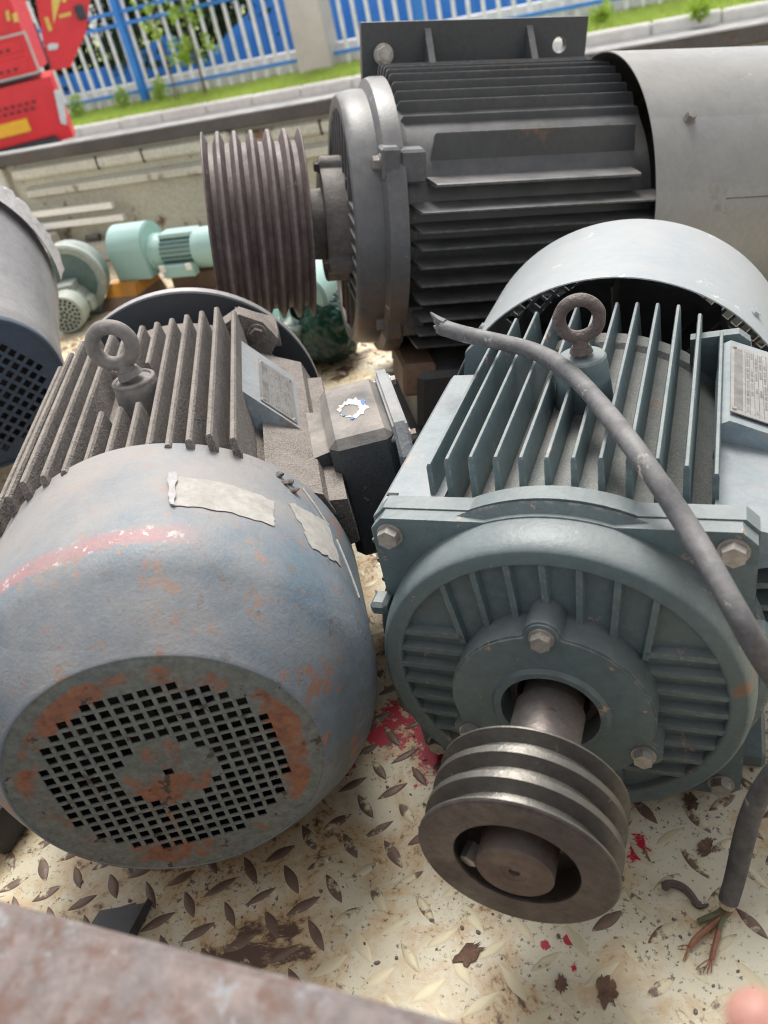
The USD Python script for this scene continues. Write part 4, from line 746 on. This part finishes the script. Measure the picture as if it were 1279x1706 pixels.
ml = tube(Pl, np.r_[np.linspace(.004, .0035, 18), np.linspace(.0035, .001, 6)], 6); part('strip', ml, 'eye_rust', lf)
lr = random.Random(3)
for i, (uu, vv, sz, lab) in enumerate(((780, 1590, .016, 'brown flake of rust on the deck below the small pulley, nearest the front rail'), (1010, 1650, .017, 'ragged brown flake of rust on the deck left of the fingertip'), (1175, 1410, .013, 'brown flake of rust on the deck between the small pulley and hanging cable'),
                                       (1150, 1335, .013, 'dark flake of rust under the lower right rim of the grey green motor'), (935, 1640, .010, 'smallest brown flake of rust, left of the ragged one by the fingertip'))):
    q = atz(uu, vv, .0005); sh = blob(0, 0, sz, sz * .62, 40 + i, 26, .5); m_ = flat_z(sh, 0, .0008); m_.apply_transform(trimesh.transformations.rotation_matrix(lr.uniform(0, 3), [0, 0, 1])); m_.apply_translation((q[0], q[1], .0012)); jitter(m_, .0006, 80, i)
    o = part('rust_flake', m_, 'flake_rust'); tag(o, lab, 'rust flake', 'loose rust flakes on the deck')

cr = random.Random(21); crumbs = []
for k in range(420):
    x, y = cr.uniform(-.75, .2), cr.uniform(.2, .75); sz = cr.choice([.0008, .001, .0013, .002]); m_ = trimesh.creation.icosahedron(); m_.apply_scale((sz * cr.uniform(.7, 1.8), sz, sz * .6)); m_.apply_transform(trimesh.transformations.rotation_matrix(cr.uniform(0, 3), [0, 0, 1])); m_.apply_translation((x, y, sz * .4)); crumbs.append(m_)
o = part('grit', crumbs, 'rusty_steel', smooth=False); tag(o, 'loose crumbs of dirt and rust scattered on the cream deck', 'grit', kind='stuff')

# ================================================================== beyond the bed
FY = 16.95
fence = thing('steel_fence', 'blue steel fence with white pickets behind the grass verge', 'fence', (0, FY, -.95))
xL, xR = -16.5, 1.5
pil_l, pil_r = aty(484, 10, FY)[0], aty(541, 10, FY)[0]
def span(x0, x1):
    for z, h_ in ((.23, .06), (1.48, .065), (1.70, .065)): part('rail', cbox(x0, x1, -.07, -.03, z, z + h_, .006), 'fence_blue', fence)
    n_ = int((x1 - x0) / .275)
    for i in range(1, n_): x = x0 + (x1 - x0) * i / n_; part('picket', cbox(x - .036, x + .036, -.027, .015, .03, 2.3, .008), 'fence_white', fence)
posts = [aty(217, 82, FY)[0]]
posts = [posts[0] - 3.4, posts[0]]
span(-16.5, pil_l); span(pil_r, 1.5)
for x in posts + [aty(700, 20, FY)[0]]: part('post', cbox(x - .07, x + .07, -.11, .05, -.02, 2.5, .01), 'fence_blue', fence)
o = part('fence_pillar', cbox(pil_l, pil_r, FY - .28, FY + .3, -.95, 2.3, .02), 'pillar_render'); tag(o, 'rendered beige pillar between two stretches of the blue fence', 'pillar')
pw = thing('plinth_wall', 'low whitish wall at the foot of the blue fence', 'wall', (0, FY + .12, -.95))
for i in range(-34, 4): part('wall_block', cbox(i * .5, i * .5 + .492, 0, .2, -.05, .42, .012), 'plinth', pw)
# blue sheet hoarding behind the fence
HY = 19.2
hb_ = thing('blue_hoarding', 'bright blue sheet metal hoarding behind the fence', 'hoarding', (0, HY, -.95))
def hp(poly):
    n_ = len(poly); V = [(x, 0, z) for x, z in poly] + [(x, .04, z) for x, z in poly]
    return hull(V)
def px(uu, vv): q = aty(uu, vv, HY); return q[0], q[2] + .95
for x in np.arange(-22, 2.0, .72):
    def top(x):
        return float(np.interp(x, [-22, -12.75, -12.7, -12.0, -11.6, -11.55, -11.0, -10.95, -9.5, -9.2, 3], [.80, .70, .95, 1.12, 1.05, .45, .52, .62, 1.30, 2.9, 2.9]))
    zt0, zt1 = top(x + .01), top(x + .69)
    o = part('sheet', hp([(x, -.1), (x + .71, -.1), (x + .71, zt1), (x, zt0)]), 'hoarding_blue', hb_)
    part('sheet_rib', [bx(x + k * .18 + .05, x + k * .18 + .09, -.025, .001, -.05, min(zt0, zt1) - .04) for k in range(4)], 'hoarding_blue', o)

def leaves(cs, n_, rad, size, seed, flat=1.):
    r_ = np.random.RandomState(seed); cs = np.asarray(cs, float); V = []
    c = cs[r_.randint(len(cs), size=n_)]; dirs = r_.normal(size=(n_, 3)); dirs /= np.linalg.norm(dirs, axis=1)[:, None]; pos = c + dirs * (rad * r_.rand(n_, 1) ** .45) * np.array([1, 1, flat])
    a = r_.normal(size=(n_, 3)); a /= np.linalg.norm(a, axis=1)[:, None]; b = np.cross(a, r_.normal(size=(n_, 3))); b /= np.linalg.norm(b, axis=1)[:, None]; sz = size * r_.uniform(.6, 1.3, (n_, 1))
    V = np.stack([pos - a * sz, pos + b * sz * .45, pos + a * sz, pos - b * sz * .45], 1).reshape(-1, 3); i = np.arange(n_)[:, None] * 4
    return trimesh.Trimesh(V, np.concatenate([i + [0, 1, 2], i + [0, 2, 3]], 0), process=False)
def tree(name, label, x, y, z0, h, cr, n_, size, mat, seed, group=None, stems=1, clumps=26, bare=.35):
    r_ = random.Random(seed); t = thing(name, label, 'tree' if 'tree' in name else 'plant', (x, y, z0), None, group); ms = []; cs = []
    for k in range(stems):
        top = np.array([r_.uniform(-.2, .2) * cr, r_.uniform(-.2, .2) * cr, h * .85]); b = np.array([r_.uniform(-.06, .06) * stems, r_.uniform(-.06, .06), 0])
        ms.append(tube(spline([b, b * .5 + top * .4 + [.05 * cr, 0, 0], top], 10), np.linspace(.035, .012, 10) * (h / 2.2 if mat == 'leaf_dark' else .45), 7))
        for q in range(7):
            zq = r_.uniform(bare, .9); p0 = b * (1 - zq) + top * zq; p1 = p0 + np.array([r_.uniform(-1, 1) * cr, r_.uniform(-1, 1) * cr, r_.uniform(.1, .5) * cr]); ms.append(tube(spline([p0, (p0 + p1) / 2 + [0, 0, .06 * cr], p1], 6), np.linspace(.014, .004, 6) * (h / 2.2 if mat == 'leaf_dark' else .6), 5)); cs += [p1, (p0 + p1) / 2]
    part('trunk', ms, 'bark', t, smooth=60)
    cs += [np.array([r_.gauss(0, .45) * cr, r_.gauss(0, .45) * cr, h * r_.uniform(bare, 1.02)]) for _ in range(clumps)]
    part('crown', leaves(cs, n_, cr * .33, size, seed), mat, t, smooth=False); return t
DG = 'dark trees standing behind the blue fence'
for i, x in enumerate((-19.5, -17.2, -15.0, -13.0, -11.1)):
    tree('dark_tree', 'dark tree', x, 20.2 + .4 * (i % 2), -.95, 5.6, 1.7, 5200, .13, 'leaf_dark', 50 + i, None, 1, 60, .05)
names = ['dark leafy tree behind the fence just right of the red truck', 'dark leafy tree behind the fence at the blue post', 'dark leafy tree behind the fence right of the blue post', 'dark leafy tree behind the young yellow green tree', 'dark leafy tree behind the blue hoarding left of the pillar']
for i, nm in enumerate(names): tag(stage.GetPrimAtPath('/World/dark_tree' + ('' if i == 0 else f'_{i:03d}')), nm)
q = aty(345, 150, FY - .7); tree('young_tree', 'young yellow green tree growing in front of the fence', q[0], FY - .7, -.95, 3.2, .42, 520, .07, 'leaf_bright', 71, None, 2, 22, .2)
q = aty(296, 162, FY - .8); tree('young_tree', 'thin bare stemmed sapling beside the yellow green tree', q[0], FY - .8, -.95, 2.6, .35, 90, .08, 'leaf_bright', 73, None, 2, 6, .5)
for i, (uu, vv) in enumerate(((128, 178), (205, 170), (268, 165), (1000, 25), (1165, 40))):
    q = aty(uu, vv, FY - .5) if uu < 900 else atz(uu, vv, -.95 + (0 if uu < 1100 else -.0)); yy2 = FY - .5 if uu < 900 else (15.6 if uu < 1100 else 14.93)
    lab = ['tuft of tall weeds at the fence foot nearest the red truck', 'tuft of tall weeds at the fence foot below the blue post', 'tuft of tall weeds at the fence foot by the sapling', 'low green weed on the grass behind the black foot plate', 'green weed growing out of the kerb at the right'][i]
    t = thing('weed', lab, 'plant', (aty(uu, vv, yy2)[0], yy2, -.95 if i < 4 else -1.05)); part('stem', [tube(spline([(0, 0, 0), (a * .1, b * .05, .18), (a * .2, b * .1, .34)], 5), np.linspace(.008, .003, 5), 5) for a, b in ((1, 0), (-1, .5), (.2, -1), (-.5, -.6))], 'leaf_bright', t); part('foliage', leaves([(0, 0, .15), (.1, 0, .25), (-.1, 0, .22), (.05, 0, .38 if i < 3 else .2)], 140, .14, .055, 90 + i), 'leaf_bright', t, smooth=False)
r_ = np.random.RandomState(5); n_ = 42000; gx = r_.uniform(-18, 4, n_); gy = 15.17 + (FY + .1 - 15.17) * r_.rand(n_); gh = r_.uniform(.03, .085, n_) * (1 + .7 * meshkit.noise(np.stack([gx * 1.3, gy * 1.3, gx * 0], -1), 2)); ga = r_.uniform(0, 6.28, n_)
dx, dy = np.cos(ga) * .012, np.sin(ga) * .012; lean = r_.normal(size=(n_, 2)) * .02
V = np.stack([np.stack([gx - dx, gy - dy, np.full(n_, -.951)], -1), np.stack([gx + dx, gy + dy, np.full(n_, -.951)], -1), np.stack([gx + lean[:, 0], gy + lean[:, 1], -.95 + gh], -1)], 1).reshape(-1, 3)
o = part('grass', trimesh.Trimesh(V, np.arange(3 * n_).reshape(-1, 3), process=False), 'grass', smooth=False); tag(o, 'short bright green grass on the verge before the fence', 'grass', kind='stuff')

# ------------------------------------------------------------------ red lorry front at the top left
TY = 9.0
tq = aty(60, 235, TY)
TA = math.radians(34); te, tn = np.array([math.cos(TA), math.sin(TA), 0]), np.array([-math.sin(TA), math.cos(TA), 0])
T = thing('red_truck', 'red truck cab front with yellow plate at the top left', 'truck', (tq[0], TY, -1.1), mat3(te, tn, (0, 0, 1)))
def tp(uu, vv):
    dd = ray(uu, vv); q = CAM + dd * (tn @ (np.array([tq[0], TY, 0]) - CAM)) / (tn @ dd); return (q - np.array([tq[0], TY, 0])) @ te, q[2] + 1.1
bxR = tp(112, 200)[0]; zb = tp(100, 235)[1]
xl = bxR - 2.4
zg0 = tp(40, 128)[1]; zg1 = tp(25, 55)[1]; zp = tp(30, 130)[1]
ztop = tp(30, 0)[1]
part('bumper', hull([(x, y, z) for x in (xl, bxR) for y, z in ((0, zb), (-.04, zb + .15), (-.02, zp - .06), (.5, zp - .02), (.5, zb))]), 'red_truck', T)
part('bumper_lip', cbox(xl, bxR - .18, -.09, .3, zb - .22, zb + .08, .03), 'truck_black', T)
part('cab', hull([(x, y, z) for x in (xl + .05, bxR - .12) for y, z in ((.02, zp + .03), (.0, ztop), (.12, ztop + 1.6), (1.8, ztop + 1.6), (1.8, zp + .03))]), 'red_truck', T)
part('windscreen', hull([(x, y, z) for x in (xl + .25, bxR - .32) for y, z in ((-.012, ztop + .35), (.08, ztop + 1.4), (.14, ztop + 1.4), (.05, ztop + .35))]), 'truck_black', T)
gx1 = tp(58, 90)[0]
gr = part('grille', cbox(xl + .3, gx1, -.05, .03, zg0, zg1, .03), 'red_truck', T)
part('grille_frame', [cbox(xl + .3, gx1, -.062, -.048, z, z + .025, .006) for z in (zg0 + .0, zg1 - .03)] + [cbox(gx1 - .03, gx1, -.062, -.048, zg0, zg1, .006)], 'truck_silver', gr)
def mesh_grid(x0, x1, z0, z1, y):
    ms = []
    for i in range(int((x1 - x0) / .075)):
        for j in range(max(2, int((z1 - z0) / .06))): ms.append(cbox(x0 + i * .075 + (j % 2) * .037, x0 + i * .075 + .05 + (j % 2) * .037, y - .01, y + .004, z0 + j * .06, z0 + j * .06 + .036, .004))
    return ms
zm = (zg0 + zg1) / 2
for za, zb_ in ((zg0 + .05, zm - .02), (zm + .03, zg1 - .06)):
    pm = part('grille_panel', cbox(gx1 - 1.2, gx1 - .10, -.058, -.045, za, zb_, .01), 'red_truck', gr)
def slots(par, x0, x1, z0, z1, y):
    pr_ = []
    for i in range(int((x1 - x0) / .085)):
        for j in range(max(1, int((z1 - z0) / .065))): pr_.append(hull([(x0 + i * .085 + (j % 2) * .04 + a, y_, z0 + j * .065 + b) for a, b in ((0, .022), (.028, 0), (.058, .022), (.03, .044)) for y_ in (y - .004, y + .002)]))
    part('mesh_opening', pr_, 'truck_grill', par, kind='stuff')
slots(gr, gx1 - 1.15, gx1 - .2, zg0 + .07, zm - .03, -.058); slots(gr, gx1 - 1.15, gx1 - .2, zm + .05, zg1 - .08, -.058)
slots(T, tp(0, 190)[0] - .4, tp(60, 165)[0], tp(62, 182)[1], tp(62, 152)[1], -.045)
part('cab_gap', hull([(x, y, z) for x in (xl + .1, tp(70, 130)[0]) for y, z in ((-.03, zp - .03), (-.03, zp + .05), (.1, zp - .03), (.1, zp + .05))]), 'truck_black', T)
part('headlight', hull([(x, y, z) for (x, z) in (tp(90, 150), tp(104, 150), tp(112, 208), tp(102, 205)) for y in (-.06, .02)]), 'lamp_lens', T)
c0 = tp(28, 212); pl = part('number_plate', cbox(c0[0] - .28, c0[0] + .16, -.075, -.055, c0[1] - .075, c0[1] + .075, .006), 'plate_yellow', T)
dv_ = [tp(60, 0), tp(150, 0), tp(144, 52), tp(118, 112), tp(86, 118), tp(78, 100)]
part('door', hull([(x, y, z) for x, z in dv_ for y in (-.05, .0)] + [(tp(62, -40)[0], 0, tp(62, -40)[1]), (tp(140, -40)[0], 0, tp(140, -40)[1])]), 'red_truck', T)
part('mirror', cbox(tp(126, 20)[0], tp(142, 20)[0], -.12, -.05, tp(130, 35)[1], tp(130, 8)[1], .02), 'truck_black', T)
for g_ in ([tp(86, -5), tp(103, -5), tp(90, 40)], [tp(98, 25), tp(118, 20), tp(119, 26), tp(100, 31)], [tp(74, 30), tp(80, 28), tp(88, 50), tp(82, 53)], [tp(105, -5), tp(112, -5), tp(110, 4), tp(104, 5)]): part('door_stripe', hull([(x, y, z) for x, z in g_ for y in (-.056, -.049)]), 'truck_yellow', T)
part('marker_lamp', hull([(x, y, z) for x, z in (tp(79, 76), tp(86, 72), tp(98, 73), tp(96, 82), tp(82, 84)) for y in (-.062, -.049)]), 'lamp_lens', T)
for g_ in ([tp(9, 20), tp(14, 16), tp(18, 34), tp(12, 36)], [tp(20, 24), tp(28, 20), tp(31, 36), tp(24, 38)]): part('badge', hull([(x, y, z) for x, z in g_ for y in (-.012, .01)]), 'truck_yellow', T)
part('seam', hull([(x, y, z) for x, z in (tp(56, 38), tp(59, 38), tp(86, 112), tp(83, 114)) for y in (-.056, -.049)]), 'truck_black', T)
for x in (xl + .35, bxR - .95): part('wheel', lathe([(0, -.14), (.3, -.14), (.45, -.1), (.45, .1), (.3, .14), (0, .14)], 32).apply_transform(trimesh.transformations.rotation_matrix(math.pi / 2, [0, 0, 1])).apply_translation((x, 1.25, .45)), 'truck_black', T)

# ------------------------------------------------------------------ the photographer's fingertip
def person():
    import manifold3d as m3
    tip = at(1262, 1702, .205); fx, fy, fz = R[:, 0], R[:, 1], R[:, 2]
    def off(a, b, c): return tip + fx * a + fy * b + fz * c
    chains = [[(0, 0, 0, .0078), (.016, .018, -.004, .0088), (.034, .034, -.016, .0098), (.055, .048, -.034, .0108)],
              [(.030, .008, .012, .0076), (.044, .022, .004, .0086), (.058, .034, -.010, .0095), (.070, .046, -.030, .0105)],
              [(.052, .004, .018, .0072), (.062, .016, .008, .0082), (.074, .030, -.008, .0092), (.084, .044, -.028, .0102)],
              [(.070, .004, .014, .0062), (.078, .014, .006, .0070), (.088, .028, -.008, .0080), (.096, .042, -.026, .0092)],
              [(.012, .050, -.050, .0092), (.024, .058, -.054, .0102), (.042, .066, -.058, .0118), (.062, .074, -.060, .014)]]
    def ball(p, r): return m3.Manifold.sphere(r, 20).translate(tuple(map(float, off(*p))))
    tot = m3.Manifold()
    for ch in chains:
        for a, b in zip(ch, ch[1:]): tot = tot + m3.Manifold.batch_hull([ball(a[:3], a[3]), ball(b[:3], b[3])])
    palm = [ball(p, r) for p, r in (((.055, .048, -.034), .0115), ((.096, .042, -.026), .0105), ((.066, .084, -.060), .015), ((.105, .085, -.055), .014), ((.100, .125, -.080), .016), ((.122, .12, -.078), .015))]
    tot = tot + m3.Manifold.batch_hull(palm) + m3.Manifold.batch_hull([ball((.100, .125, -.080), .017), ball((.122, .12, -.078), .016), ball((.20, .24, -.14), .030)])
    tot = tot.refine_to_length(.004); g = tot.to_mesh(); m_ = trimesh.Trimesh(g.vert_properties[:, :3], g.tri_verts); trimesh.smoothing.filter_taubin(m_, iterations=12)
    t = thing('person', 'blurred pink fingertip poking into the bottom right corner', 'person'); part('hand', m_, 'skin', t, smooth=60)
    nd = off(-.0035, .003, -.0066); nl = trimesh.creation.icosphere(3, 1.); nl.apply_scale((.0048, .0062, .0012)); Tm = np.eye(4); Tm[:3, 0], Tm[:3, 1], Tm[:3, 2], Tm[:3, 3] = fx * .75 - fy * .66, fx * .66 + fy * .75, fz, nd; nl.apply_transform(Tm); part('nail', nl, 'skin', t, smooth=60)
    part('sleeve', tube([off(.17, .20, -.12), off(.20, .24, -.14), off(.30, .38, -.22)], [.036, .040, .05], 20), 'sleeve', t, smooth=60)
person()
